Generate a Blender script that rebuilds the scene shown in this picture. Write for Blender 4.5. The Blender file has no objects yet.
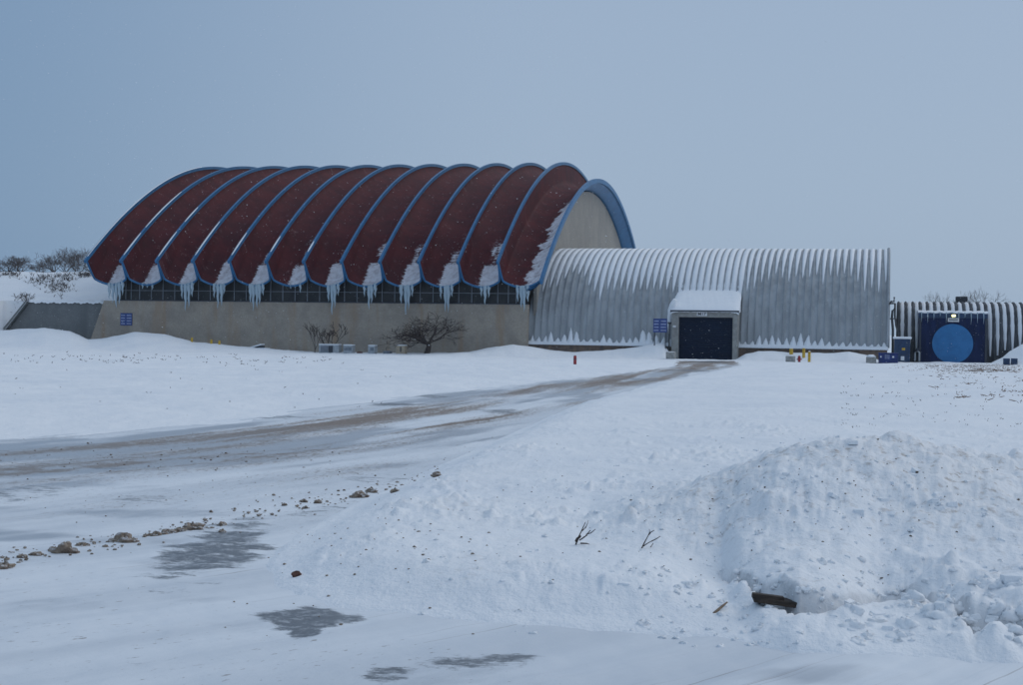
import bpy, math, random
import numpy as np
from mathutils import Matrix, Vector

random.seed(7)
rng = np.random.default_rng(7)
R = math.radians
scene = bpy.context.scene
COL = scene.collection

# ------------------------------------------------------------------ camera
F = 1517.0                      # focal length in pixels (35 mm on a 23.6 mm sensor)
CAMZ = 2.5
PITCH, ROLL = -0.49, 0.8
cam_d = bpy.data.cameras.new('camera')
cam = bpy.data.objects.new('camera', cam_d)
COL.objects.link(cam)
cam_d.sensor_fit = 'HORIZONTAL'
cam_d.sensor_width = 23.6
cam_d.lens = F * 23.6 / 1024.0
cam_d.clip_start = 0.1
cam_d.clip_end = 20000
CM = Matrix.Translation((0, 0, CAMZ)) @ Matrix.Rotation(R(90 + PITCH), 4, 'X') @ Matrix.Rotation(R(ROLL), 4, 'Z')
cam.matrix_world = CM
scene.camera = cam
C3 = CM.to_3x3()

def ray(px, py):
    return C3 @ Vector(((px - 512) / F, -(py - 343) / F, -1.0))
def at(px, py, Y):
    d = ray(px, py); k = Y / d.y
    return Vector((d.x * k, d.y * k, CAMZ + d.z * k))

# building frame: s along the halls, w away from the camera
TH = math.atan(368.0 / F)
CT, ST = math.cos(TH), math.sin(TH)
def W(s, w, z):
    return Vector((s * CT + w * ST, -s * ST + w * CT, z))
def on_w(px, py, w):
    d = ray(px, py)
    k = w / (d.x * ST + d.y * CT)
    p = Vector((d.x * k, d.y * k, CAMZ + d.z * k))
    return p.x * CT - p.y * ST, p.z          # s, z

# ------------------------------------------------------------------ noise (numpy perlin)
_P = rng.permutation(512)
_P = np.concatenate([_P, _P, _P])
_G = np.stack([np.cos(np.linspace(0, 2 * np.pi, 64, endpoint=False)), np.sin(np.linspace(0, 2 * np.pi, 64, endpoint=False))], 1)
def perlin(x, y, seed=0):
    x = np.asarray(x, float) + seed * 17.31; y = np.asarray(y, float) + seed * 9.73
    xi = np.floor(x).astype(int); yi = np.floor(y).astype(int)
    xf = x - xi; yf = y - yi
    xi &= 511; yi &= 511
    u = xf * xf * xf * (xf * (xf * 6 - 15) + 10); v = yf * yf * yf * (yf * (yf * 6 - 15) + 10)
    def g(a, b, dx, dy):
        h = _P[_P[a & 511] + (b & 511)] & 63
        return _G[h, 0] * dx + _G[h, 1] * dy
    n00 = g(xi, yi, xf, yf); n10 = g(xi + 1, yi, xf - 1, yf)
    n01 = g(xi, yi + 1, xf, yf - 1); n11 = g(xi + 1, yi + 1, xf - 1, yf - 1)
    return ((n00 * (1 - u) + n10 * u) * (1 - v) + (n01 * (1 - u) + n11 * u) * v) * 1.5
def fbm(x, y, o=4, seed=0):
    r = 0; a = 1; t = 0
    for i in range(o):
        r = r + a * perlin(x * 2 ** i, y * 2 ** i, seed + i); t += a; a *= .5
    return r / t
def ss(e0, e1, x):
    t = np.clip((np.asarray(x, float) - e0) / (e1 - e0), 0, 1)
    return t * t * (3 - 2 * t)

# ------------------------------------------------------------------ materials
def nodes(name):
    m = bpy.data.materials.new(name); m.use_nodes = True
    nt = m.node_tree; b = nt.nodes['Principled BSDF']
    return m, nt, b
def N(nt, t, **kw):
    n = nt.nodes.new(t)
    for k, v in kw.items():
        if k in n.inputs: n.inputs[k].default_value = v
        else: setattr(n, k, v)
    return n
def mixc(nt, fac, a, b):
    m = nt.nodes.new('ShaderNodeMix'); m.data_type = 'RGBA'
    for i, v in ((0, fac), (6, a), (7, b)):
        if hasattr(v, 'links') or hasattr(v, 'is_linked'): nt.links.new(v, m.inputs[i])
        else: m.inputs[i].default_value = v if i == 0 else (*v, 1)
    return m.outputs[2]
def maprange(nt, v, a, b, c=0, d=1):
    m = N(nt, 'ShaderNodeMapRange'); m.interpolation_type = 'SMOOTHSTEP'
    nt.links.new(v, m.inputs[0])
    for i, x in enumerate((a, b, c, d)): m.inputs[i + 1].default_value = x
    return m.outputs[0]
def noise(nt, scale, detail=4, vec=None, rough=.55, stretch=None):
    n = N(nt, 'ShaderNodeTexNoise', Scale=scale, Detail=detail, Roughness=rough)
    if vec is None:
        vec = N(nt, 'ShaderNodeTexCoord').outputs['Object']
    if stretch:
        mp = N(nt, 'ShaderNodeMapping'); mp.inputs['Scale'].default_value = stretch
        nt.links.new(vec, mp.inputs[0]); vec = mp.outputs[0]
    nt.links.new(vec, n.inputs['Vector'])
    return n.outputs['Fac']
def math_(nt, op, a, b=None):
    m = N(nt, 'ShaderNodeMath', operation=op)
    for i, v in ((0, a), (1, b)):
        if v is None: continue
        if isinstance(v, (int, float)): m.inputs[i].default_value = v
        else: nt.links.new(v, m.inputs[i])
    return m.outputs[0]
def bump(nt, b, h, strength=.3, dist=.02):
    n = N(nt, 'ShaderNodeBump', Strength=strength, Distance=dist)
    nt.links.new(h, n.inputs['Height']); nt.links.new(n.outputs[0], b.inputs['Normal'])
def simple(name, c1, c2=None, scale=3, rough=.6, bmp=.15, bdist=.02, metallic=0, stretch=None, lo=.35, hi=.65, spec=.4):
    m, nt, b = nodes(name)
    c2 = c2 or tuple(x * .75 for x in c1)
    f = noise(nt, scale, 5, stretch=stretch)
    nt.links.new(mixc(nt, maprange(nt, f, lo, hi), c1, c2), b.inputs['Base Color'])
    b.inputs['Roughness'].default_value = rough; b.inputs['Metallic'].default_value = metallic
    b.inputs['Specular IOR Level'].default_value = spec
    if bmp: bump(nt, b, noise(nt, scale * 4, 4, stretch=stretch), bmp, bdist)
    return m
SNOWC = (.83, .86, .89)
def snow_mat(name, dirt=True, bs=.5):
    m, nt, b = nodes(name)
    tc = N(nt, 'ShaderNodeTexCoord').outputs['Object']
    c = mixc(nt, maprange(nt, noise(nt, .35, 4, tc), .35, .7), SNOWC, (.775, .815, .86))
    if dirt:
        at_ = N(nt, 'ShaderNodeAttribute', attribute_name='dirt').outputs['Fac']
        d = math_(nt, 'MULTIPLY', maprange(nt, noise(nt, 11, 5, tc, .65), .52, .72), at_)
        c = mixc(nt, d, c, (.30, .25, .21))
        g = N(nt, 'ShaderNodeAttribute', attribute_name='slot_shade').outputs['Fac']
        c = mixc(nt, g, c, (.36, .36, .37))  # painted shade of the heap slot, mixed into the snow colour
        c = mixc(nt, math_(nt, 'MULTIPLY', at_, .25), c, (.62, .62, .62))
    nt.links.new(c, b.inputs['Base Color'])
    b.inputs['Roughness'].default_value = .75
    b.inputs['Specular IOR Level'].default_value = .25
    h = math_(nt, 'ADD', noise(nt, 9, 6, tc, .6), math_(nt, 'MULTIPLY', noise(nt, 40, 4, tc, .6), .3))
    h = math_(nt, 'ADD', h, math_(nt, 'MULTIPLY', noise(nt, 2.2, 5, tc, .6), 1.6))
    bump(nt, b, h, bs, .05)
    return m
M = {}
M['snow'] = snow_mat('snow')
M['roof_snow'] = snow_mat('roof snow', dirt=False, bs=.25)
M['concrete'] = None
def concrete(name, a, b2, stain):
    m, nt, b = nodes(name)
    tc = N(nt, 'ShaderNodeTexCoord').outputs['Object']
    c = mixc(nt, maprange(nt, noise(nt, .5, 6, tc, .65), .35, .65), a, b2)
    st = noise(nt, 1.0, 5, tc, .6, stretch=(.8, .8, .1))
    c = mixc(nt, maprange(nt, st, .48, .72, 0, .8), c, stain)
    c = mixc(nt, maprange(nt, noise(nt, 6, 5, tc), .4, .7, 0, .35), c, tuple(x * .6 for x in a))
    nt.links.new(c, b.inputs['Base Color']); b.inputs['Roughness'].default_value = .9
    bump(nt, b, noise(nt, 8, 6, tc), .3, .03)
    return m
M['concrete'] = concrete('tan concrete', (.375, .33, .275), (.285, .255, .22), (.33, .23, .15))
M['wing'] = concrete('grey concrete', (.19, .20, .20), (.15, .16, .165), (.12, .13, .135))
M['gable'] = concrete('gable concrete', (.30, .285, .255), (.26, .25, .23), (.21, .21, .205))
M['found'] = simple('foundation brick', (.28, .20, .15), (.18, .14, .12), 2, .9)
M['blue'] = simple('blue painted steel', (.02, .145, .32), (.016, .115, .26), 1.5, .45, .1)
M['glass'] = simple('dark window glass', (.012, .016, .02), (.03, .032, .034), .8, .35, .1, spec=.25, stretch=(1, 1, 1))
M['mullion'] = simple('window mullion', (.20, .23, .27), None, 3, .6)
M['metal'] = simple('galvanised metal', (.37, .40, .425), (.29, .315, .335), .9, .75, .06, spec=.15, stretch=(1.5, 1.5, .12))
M['metal_dark'] = simple('weathered dark ribbed metal', (.10, .11, .125), (.05, .056, .064), 1.5, .75, .1, spec=.15, stretch=(1, 1, .4))
M['door'] = simple('dark blue roller door', (.006, .017, .042), (.004, .010, .026), 3, .7, .1, stretch=(.3, .3, 6), spec=.12)
M['gate'] = simple('dark blue steel gate', (.010, .024, .085), (.006, .015, .055), 1.2, .65, .1, spec=.15, stretch=(1.5, 1.5, .4))
M['disc'] = simple('blue painted disc', (.026, .18, .42), (.02, .15, .36), 1.5, .55, .1)
M['frame_conc'] = simple('portal concrete', (.33, .33, .315), (.24, .24, .23), 2, .9)
M['white'] = simple('white enamel', (.72, .74, .76), (.6, .62, .65), 4, .5, 0)
M['black'] = simple('black lettering', (.02, .022, .026), None, 4, .6, 0)
M['sign'] = simple('blue sign enamel', (.035, .07, .24), (.03, .055, .19), 4, .5, 0)
M['letter'] = simple('pale sign lettering', (.30, .36, .55), None, 4, .5, 0)
M['post'] = simple('dark post steel', (.05, .06, .08), None, 4, .6)
M['yellow'] = simple('yellow paint', (.62, .40, .035), (.45, .28, .03), 6, .5)
M['red'] = simple('red paint', (.35, .03, .035), (.22, .02, .025), 6, .5)
M['block'] = simple('concrete block', (.36, .36, .345), (.25, .25, .24), 4, .9)
M['dump'] = simple('blue container paint', (.014, .036, .17), (.010, .026, .12), 3, .5)
M['cab'] = simple('dark blue cabinet paint', (.018, .05, .12), (.013, .036, .085), 3, .5)
M['bark'] = simple('bare bark', (.075, .058, .05), (.045, .036, .032), 8, .9)
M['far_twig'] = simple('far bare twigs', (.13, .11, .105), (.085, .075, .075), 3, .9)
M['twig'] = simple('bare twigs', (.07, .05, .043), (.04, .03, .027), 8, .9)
M['clod'] = simple('dirty snow clod', (.35, .30, .25), (.21, .165, .125), 14, .95, .6, .03)
m, nt, b = nodes('dirty snow clod dusted'); M['clod'] = m
tc = N(nt, 'ShaderNodeTexCoord').outputs['Object']
c = mixc(nt, maprange(nt, noise(nt, 14, 6, tc, .7), .35, .65), (.34, .28, .22), (.17, .125, .095))
gn_ = N(nt, 'ShaderNodeNewGeometry'); sx_n = N(nt, 'ShaderNodeSeparateXYZ'); nt.links.new(gn_.outputs['Normal'], sx_n.inputs[0])
dust = math_(nt, 'MULTIPLY', maprange(nt, sx_n.outputs[2], .35, .95), maprange(nt, noise(nt, 22, 5, tc, .7), .42, .6))
c = mixc(nt, math_(nt, 'MULTIPLY', dust, .8), c, (.66, .67, .69))
nt.links.new(c, b.inputs['Base Color']); b.inputs['Roughness'].default_value = .95
bump(nt, b, noise(nt, 40, 6, tc, .7), .8, .02)
M['clod2'] = simple('red brown clod', (.16, .08, .06), (.09, .05, .04), 14, .95, .6, .03)
M['wood'] = simple('wet dark timber', (.055, .04, .03), (.02, .016, .013), 6, .7, .4, stretch=(1, 6, 6))
M['pale_wood'] = simple('split pale stick', (.27, .20, .14), (.16, .11, .08), 10, .8)
M['crate'] = simple('grey unit casing', (.40, .44, .47), (.30, .33, .36), 4, .5)
M['tanbox'] = simple('tan box', (.50, .42, .31), (.40, .33, .25), 4, .6)
M['debris'] = simple('dark grit', (.085, .065, .05), (.16, .12, .09), 20, .95, 0)
M['grass'] = simple('dead grass', (.25, .155, .105), (.15, .11, .085), 6, .95, 0)
M['pipe'] = simple('dark pipe steel', (.06, .07, .08), (.03, .035, .04), 4, .5)
M['ice'], nt, b = nodes('clear ice')
b.inputs['Base Color'].default_value = (.48, .61, .70, 1); b.inputs['Roughness'].default_value = .22
b.inputs['Transmission Weight'].default_value = .25; b.inputs['IOR'].default_value = 1.31
bump(nt, b, noise(nt, 6, 4, stretch=(1, 1, .25)), .3, .05)
M['lamp'], nt, b = nodes('lit lamp')
b.inputs['Base Color'].default_value = (.9, .85, .4, 1)
b.inputs['Emission Color'].default_value = (1, .92, .42, 1); b.inputs['Emission Strength'].default_value = 2.2

# red shell with drifted snow
m, nt, b = nodes('red roof shell'); M['roof'] = m
tc = N(nt, 'ShaderNodeTexCoord').outputs['Object']
uv = N(nt, 'ShaderNodeUVMap').outputs['UV']
c = mixc(nt, maprange(nt, noise(nt, .45, 6, tc, .7), .3, .7), (.098, .017, .021), (.056, .012, .017))
# lighter scour marks lying across the channels
sc_ = noise(nt, 1.0, 5, uv, .7, stretch=(1.3, .9, 1))
c = mixc(nt, maprange(nt, sc_, .57, .76, 0, .45), c, (.30, .20, .21))
# felt seams every 1.6 m
sx = N(nt, 'ShaderNodeSeparateXYZ'); nt.links.new(uv, sx.inputs[0])
fr = math_(nt, 'FRACT', math_(nt, 'DIVIDE', sx.outputs[1], 1.6))
c = mixc(nt, maprange(nt, fr, .0, .07, .75, 0), c, (.05, .014, .016))
snw = N(nt, 'ShaderNodeAttribute', attribute_name='snow').outputs['Fac']
fine = noise(nt, 2.2, 7, uv, .75, stretch=(.9, 2.2, 1))
sm = maprange(nt, math_(nt, 'ADD', snw, math_(nt, 'MULTIPLY', math_(nt, 'SUBTRACT', fine, .5), 2.3)), .40, .72)
c = mixc(nt, math_(nt, 'MULTIPLY', sm, maprange(nt, noise(nt, 1.4, 5, uv, .7), .3, .62, .62, 1.0)), c, (.68, .70, .76))
nt.links.new(c, b.inputs['Base Color']); b.inputs['Roughness'].default_value = .7
b.inputs['Specular IOR Level'].default_value = .14
bump(nt, b, math_(nt, 'ADD', noise(nt, 5, 5, tc), sm), .25, .05)

# road
m, nt, b = nodes('icy road'); M['road'] = m
tc = N(nt, 'ShaderNodeTexCoord').outputs['Object']
uv = N(nt, 'ShaderNodeUVMap').outputs['UV']
c = mixc(nt, maprange(nt, noise(nt, 1, 5, uv, .6, (.06, .8, 1)), .35, .65), (.72, .765, .81), (.58, .63, .685))
icef = N(nt, 'ShaderNodeAttribute', attribute_name='ice').outputs['Fac']
gritf = N(nt, 'ShaderNodeAttribute', attribute_name='grit').outputs['Fac']
tarf = N(nt, 'ShaderNodeAttribute', attribute_name='tar').outputs['Fac']
icem = maprange(nt, math_(nt, 'ADD', icef, math_(nt, 'MULTIPLY', math_(nt, 'SUBTRACT', noise(nt, 1, 6, uv, .65, (.5, 2.6, 1)), .5), .9)), .35, .85)
c = mixc(nt, math_(nt, 'MULTIPLY', icem, .8), c, (.30, .345, .40))
gn = noise(nt, 1, 8, uv, .75, (3.2, 11, 1))
gritm = maprange(nt, math_(nt, 'ADD', gritf, math_(nt, 'MULTIPLY', math_(nt, 'SUBTRACT', gn, .5), 2.0)), .5, .85)
c = mixc(nt, maprange(nt, gritf, .2, 1.0, 0, .42), c, (.40, .355, .32))
c = mixc(nt, math_(nt, 'MULTIPLY', gritm, .8), c, (.20, .148, .112))
spk = maprange(nt, math_(nt, 'ADD', noise(nt, 1, 4, uv, .7, (9, 26, 1)), math_(nt, 'MULTIPLY', gritf, .22)), .645, .72)
c = mixc(nt, math_(nt, 'MULTIPLY', spk, .65), c, (.16, .125, .10))
tarm = maprange(nt, math_(nt, 'ADD', tarf, math_(nt, 'MULTIPLY', math_(nt, 'SUBTRACT', noise(nt, 1, 10, tc, .82, (2.4, 5.0, 1)), .5), 3.2)), .42, .78)
fl = maprange(nt, noise(nt, 16, 6, tc, .75), .36, .52, .62, 1.0)
c = mixc(nt, math_(nt, 'MULTIPLY', math_(nt, 'MULTIPLY', tarm, .95), fl), c, mixc(nt, noise(nt, 60, 3, tc), (.05, .062, .08), (.12, .135, .155)))
nt.links.new(c, b.inputs['Base Color'])
rr = mixc(nt, math_(nt, 'MAXIMUM', icem, tarm), (.7, .7, .7), (.38, .38, .38))
nt.links.new(rr, b.inputs['Roughness'])
b.inputs['Specular IOR Level'].default_value = .35
bump(nt, b, math_(nt, 'ADD', noise(nt, 1, 6, uv, .7, (4, 9, 1)), math_(nt, 'MULTIPLY', gritm, .5)), .4, .025)

# ------------------------------------------------------------------ mesh helpers
class MB:
    def __init__(self): self.v = []; self.f = []
    def face(self, pts):
        n = len(self.v); self.v += [tuple(p) for p in pts]; self.f.append(tuple(range(n, n + len(pts))))
    def hexa(self, p):      # 8 points: bottom 4 (ccw), top 4
        n = len(self.v); self.v += [tuple(q) for q in p]
        self.f += [tuple(n + i for i in q) for q in ((3, 2, 1, 0), (4, 5, 6, 7), (0, 1, 5, 4), (1, 2, 6, 5), (2, 3, 7, 6), (3, 0, 4, 7))]
    def boxw(self, s0, s1, w0, w1, z0, z1):
        self.hexa([W(s0, w0, z0), W(s1, w0, z0), W(s1, w1, z0), W(s0, w1, z0), W(s0, w0, z1), W(s1, w0, z1), W(s1, w1, z1), W(s0, w1, z1)])
    def box(self, c, size, rz=0, tilt=0):
        m = Matrix.Translation(c) @ Matrix.Rotation(rz, 4, 'Z') @ Matrix.Rotation(tilt, 4, 'Y')
        a, b2, h = size[0] / 2, size[1] / 2, size[2] / 2
        self.hexa([m @ Vector(q) for q in ((-a, -b2, -h), (a, -b2, -h), (a, b2, -h), (-a, b2, -h), (-a, -b2, h), (a, -b2, h), (a, b2, h), (-a, b2, h))])
    def tube(self, pts, rad, n=5, cap=True):
        pts = [Vector(p) for p in pts]
        if not isinstance(rad, (list, tuple)): rad = [rad] * len(pts)
        base = len(self.v)
        ref = Vector((.31, .17, .93))
        for i, p in enumerate(pts):
            t = (pts[min(i + 1, len(pts) - 1)] - pts[max(i - 1, 0)])
            t = t.normalized() if t.length > 1e-9 else Vector((0, 0, 1))
            r_ = ref if abs(t.dot(ref)) < .95 else Vector((1, 0, 0))
            a = t.cross(r_).normalized(); b_ = t.cross(a)
            for k in range(n):
                an = 2 * math.pi * k / n
                self.v.append(tuple(p + (a * math.cos(an) + b_ * math.sin(an)) * rad[i]))
        for i in range(len(pts) - 1):
            for k in range(n):
                k2 = (k + 1) % n
                self.f.append((base + i * n + k, base + i * n + k2, base + (i + 1) * n + k2, base + (i + 1) * n + k))
        if cap:
            self.f.append(tuple(base + k for k in reversed(range(n))))
            e = base + (len(pts) - 1) * n
            self.f.append(tuple(e + k for k in range(n)))
    def grid(self, P, closed_u=False):
        r, c = len(P), len(P[0]); n = len(self.v)
        for row in P: self.v += [tuple(p) for p in row]
        for i in range(r - 1):
            for j in range(c - 1):
                self.f.append((n + i * c + j, n + i * c + j + 1, n + (i + 1) * c + j + 1, n + (i + 1) * c + j))
    def lump(self, c, r, squash=(1, 1, 1), jag=.25, seed=0, res=(7, 10)):
        rr = random.Random(seed); n = len(self.v); A, B = res
        ph = [rr.uniform(0, 6.28) for _ in range(6)]
        for i in range(A + 1):
            th = math.pi * i / A
            for j in range(B):
                f_ = 2 * math.pi * j / B
                k = 1 + jag * (math.sin(2 * f_ + ph[0]) * math.sin(2 * th + ph[1]) + .7 * math.sin(3 * f_ + ph[2]) * math.sin(th * 3 + ph[3]) ) + jag * rr.uniform(-.5, .5) * (0 < i < A)
                self.v.append((c[0] + r * squash[0] * k * math.sin(th) * math.cos(f_), c[1] + r * squash[1] * k * math.sin(th) * math.sin(f_), c[2] + r * squash[2] * k * math.cos(th)))
        for i in range(A):
            for j in range(B):
                j2 = (j + 1) % B
                self.f.append((n + i * B + j, n + i * B + j2, n + (i + 1) * B + j2, n + (i + 1) * B + j))
    def build(self, name, mat, parent=None, smooth=False, bevel=0, origin=None):
        me = bpy.data.meshes.new(name)
        o = bpy.data.objects.new(name, me); COL.objects.link(o)
        off = Vector((0, 0, 0))
        if parent is not None:
            o.parent = parent
            p = parent
            while p is not None: off += p.location; p = p.parent
        elif origin is not None:
            off = Vector(origin); o.location = off
        me.from_pydata([(x - off.x, y - off.y, z - off.z) for x, y, z in self.v], [], self.f)
        me.materials.append(mat)
        if smooth: me.polygons.foreach_set('use_smooth', [True] * len(me.polygons))
        me.update()
        if bevel:
            bv = o.modifiers.new('bevel', 'BEVEL'); bv.width = bevel; bv.segments = 2; bv.limit_method = 'ANGLE'
        return o
def tag(o, label=None, cat=None, group=None, kind=None):
    if label: o['label'] = label
    if cat: o['category'] = cat
    if group: o['group'] = group
    if kind: o['kind'] = kind
    return o
def thing(name, label, cat, loc, group=None):
    o = bpy.data.objects.new(name, None); COL.objects.link(o); o.location = loc
    o.empty_display_size = .3
    return tag(o, label, cat, group)
def copy_tree(o, parent=None, loc=None):
    c = o.copy(); COL.objects.link(c); c.parent = parent
    if loc is not None: c.location = loc
    for ch in list(o.children): copy_tree(ch, c)
    return c
def np_mesh(name, V, Fq, mat, attrs=None, uv=None, smooth=True, kind=None):
    me = bpy.data.meshes.new(name)
    me.vertices.add(len(V)); me.vertices.foreach_set('co', V.astype(np.float32).ravel())
    nf = len(Fq); me.loops.add(nf * 4); me.polygons.add(nf)
    me.loops.foreach_set('vertex_index', Fq.astype(np.int32).ravel())
    me.polygons.foreach_set('loop_start', np.arange(0, nf * 4, 4, dtype=np.int32))
    me.polygons.foreach_set('loop_total', np.full(nf, 4, dtype=np.int32))
    if smooth: me.polygons.foreach_set('use_smooth', np.ones(nf, dtype=bool))
    me.update(calc_edges=True)
    for k, a in (attrs or {}).items():
        at_ = me.attributes.new(k, 'FLOAT', 'POINT'); at_.data.foreach_set('value', a.astype(np.float32))
    if uv is not None:
        l = me.uv_layers.new(name='UVMap')
        l.data.foreach_set('uv', uv[Fq.ravel()].astype(np.float32).ravel())
    me.materials.append(mat)
    o = bpy.data.objects.new(name, me); COL.objects.link(o)
    if kind: o['kind'] = kind
    return o

# ------------------------------------------------------------------ terrain
def plane_z(Y):
    return np.where(Y < 10, .85, np.maximum(0, .85 - .0066 * (Y - 10)))
def gnd0(px, py):                       # meet of a sight line with the bare slope
    d = ray(px, py); Y = 10.0
    for _ in range(60):
        z = float(plane_z(np.array(Y)))
        Y = Y * .4 + .6 * min(400, max(1.5, (z - CAMZ) / min(d.z, -1e-4) * d.y))
    return (d.x / d.y * Y, Y)
ROADPX = [(-260, 470), (-100, 452), (0, 441), (100, 433), (230, 424), (330, 407), (430, 395), (540, 383), (620, 374.5), (676, 367),
          (680, 361.5), (735, 361.5), (741, 366), (700, 375), (640, 388), (575, 408), (510, 437), (455, 462), (405, 485), (355, 508), (300, 541),
          (276, 566), (290, 586), (340, 604), (430, 616), (560, 626), (700, 634), (850, 652), (1023, 658), (1300, 668)]
ROAD = np.array([gnd0(*p) for p in ROADPX] + [(9, 2), (9, -6), (-40, -6), (-40, 12), (-22, 16)])
CENTER = np.array([(26, 190), (17.4, 137), (9.6, 92), (4.6, 62), (1.6, 46), (-1.2, 32), (-4.0, 22), (-7.5, 15), (-13, 9.5), (-24, 5), (-60, 0)], float)
def poly_sd(x, y, P):
    d = np.full(x.shape, 1e9); inside = np.zeros(x.shape, bool)
    n = len(P)
    for i in range(n):
        a, b2 = P[i], P[(i + 1) % n]
        e = b2 - a; L = e @ e
        t = np.clip(((x - a[0]) * e[0] + (y - a[1]) * e[1]) / L, 0, 1)
        d = np.minimum(d, np.hypot(x - a[0] - t * e[0], y - a[1] - t * e[1]))
        c = ((a[1] > y) != (b2[1] > y))
        with np.errstate(divide='ignore', invalid='ignore'):
            xi = (b2[0] - a[0]) * (y - a[1]) / (b2[1] - a[1] + 1e-12) + a[0]
        inside ^= c & (x < xi)
    return np.where(inside, -d, d)
def center_coords(x, y):
    best = np.full(x.shape, 1e9); al = np.zeros(x.shape); cr = np.zeros(x.shape); acc = 0
    for i in range(len(CENTER) - 1):
        a, b2 = CENTER[i], CENTER[i + 1]; e = b2 - a; L = math.hypot(*e)
        t = np.clip(((x - a[0]) * e[0] + (y - a[1]) * e[1]) / L ** 2, 0, 1)
        dx = x - a[0] - t * e[0]; dy = y - a[1] - t * e[1]
        d = np.hypot(dx, dy); k = d < best
        best = np.where(k, d, best); al = np.where(k, acc + t * L, al)
        cr = np.where(k, np.sign(e[0] * dy - e[1] * dx) * d, cr)
        acc += L
    return al, cr
CREST = np.array([(-400, 338), (-60, 334), (0, 331), (45, 328.5), (70, 332), (88, 340), (102, 339.5), (120, 336), (135, 333), (165, 335), (180, 339), (195, 343), (215, 344.5), (240, 347), (300, 352.5), (350, 354), (420, 354.5),
                  (470, 353), (495, 348), (515, 345.5), (530, 347), (550, 351), (575, 353), (600, 351.5), (625, 350), (642, 347), (655, 343.5), (664, 344.5), (670, 353), (676, 362), (690, 364), (734, 364), (738, 360), (746, 355), (760, 352),
                  (775, 352), (790, 354), (815, 353.5), (835, 354), (850, 352.5), (866, 356), (880, 361), (890, 364.5), (992, 364.5), (1003, 359), (1010, 353), (1023, 345), (1100, 336), (1400, 340)])
def crest_Y(a):                         # distance of the drift crest along direction a = X / Y
    return 138.6 / (a * ST + CT) - np.interp(a, [-.06, .03, .08], [5.0, 3.2, 1.9])
CA = []; CZ = []
for px, py in CREST:
    d = ray(px, py); a = d.x / d.y; Yc = crest_Y(a)
    CA.append(a); CZ.append(CAMZ + d.z / d.y * Yc - float(plane_z(np.array(Yc))))
CA = np.array(CA); CZ = np.maximum(0, np.array(CZ))
# big ploughed heap
def gy(px, py): return np.array(gnd0(px, py))
TPX = [(600, 560), (722, 567), (742, 583), (765, 598), (800, 607), (845, 606), (880, 592), (905, 592), (935, 602), (975, 617), (1030, 622), (1200, 622)]
TA = np.array([ray(*p).x / ray(*p).y for p in TPX]); TY = np.array([(.85 + .15 - CAMZ) / ray(*p).z * ray(*p).y for p in TPX])
HEAPX = np.array([590, 640, 700, 740, 780, 820, 860, 900, 940, 980, 1023, 1100, 1200, 1300])
HEAPY = np.array([486, 474, 460, 450, 440, 433, 430, 432, 438, 446, 452, 458, 470, 490])
HA = []; HZ = []
for px, py in zip(HEAPX, HEAPY):
    d = ray(px, py); HA.append(d.x / d.y); HZ.append(CAMZ + d.z / d.y * 11.6 - .85 - .10)
HA = np.array(HA); HZ = np.array(HZ); HZ[0] = 0.0; HZ[1] *= .45; HZ[2] *= .78; HZ[3] *= .92; HZ[-1] = 0.0
HZ = np.maximum(0, HZ)
def heap(x, y):
    yy = np.maximum(y, 1); a = x / yy
    hz = np.interp(a, HA, HZ, left=0, right=0)
    yt = np.interp(a, TA, TY)
    q = np.clip((y - yt + .12 * fbm(x * .9, y * .9, 2, 31)) / (11.5 - yt), 0, 1)
    front = .55 * q + .45 * ss(0, 1, q)
    back = 1 - ss(11.7, 14.6, y)
    return hz * front * back
def base_z(x, y):
    yy = np.maximum(y, 1.0); a = np.clip(x / yy, -3, 3)
    z = plane_z(y)
    hc = np.interp(a, CA, CZ); Yc = crest_Y(a)
    wall = np.interp(a, [-.5, -.2, -.03, .05, .1, .13, .2, .28, .32], [13, 13, 9, 5, 5, 4, 5.5, 4, 3])
    m_ = ss(0, 1, 1 - (Yc - y) / wall) * (y < Yc) + (y >= Yc) * (1 - .6 * ss(1, 9, y - Yc))
    z = z + hc * m_
    return z
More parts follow.
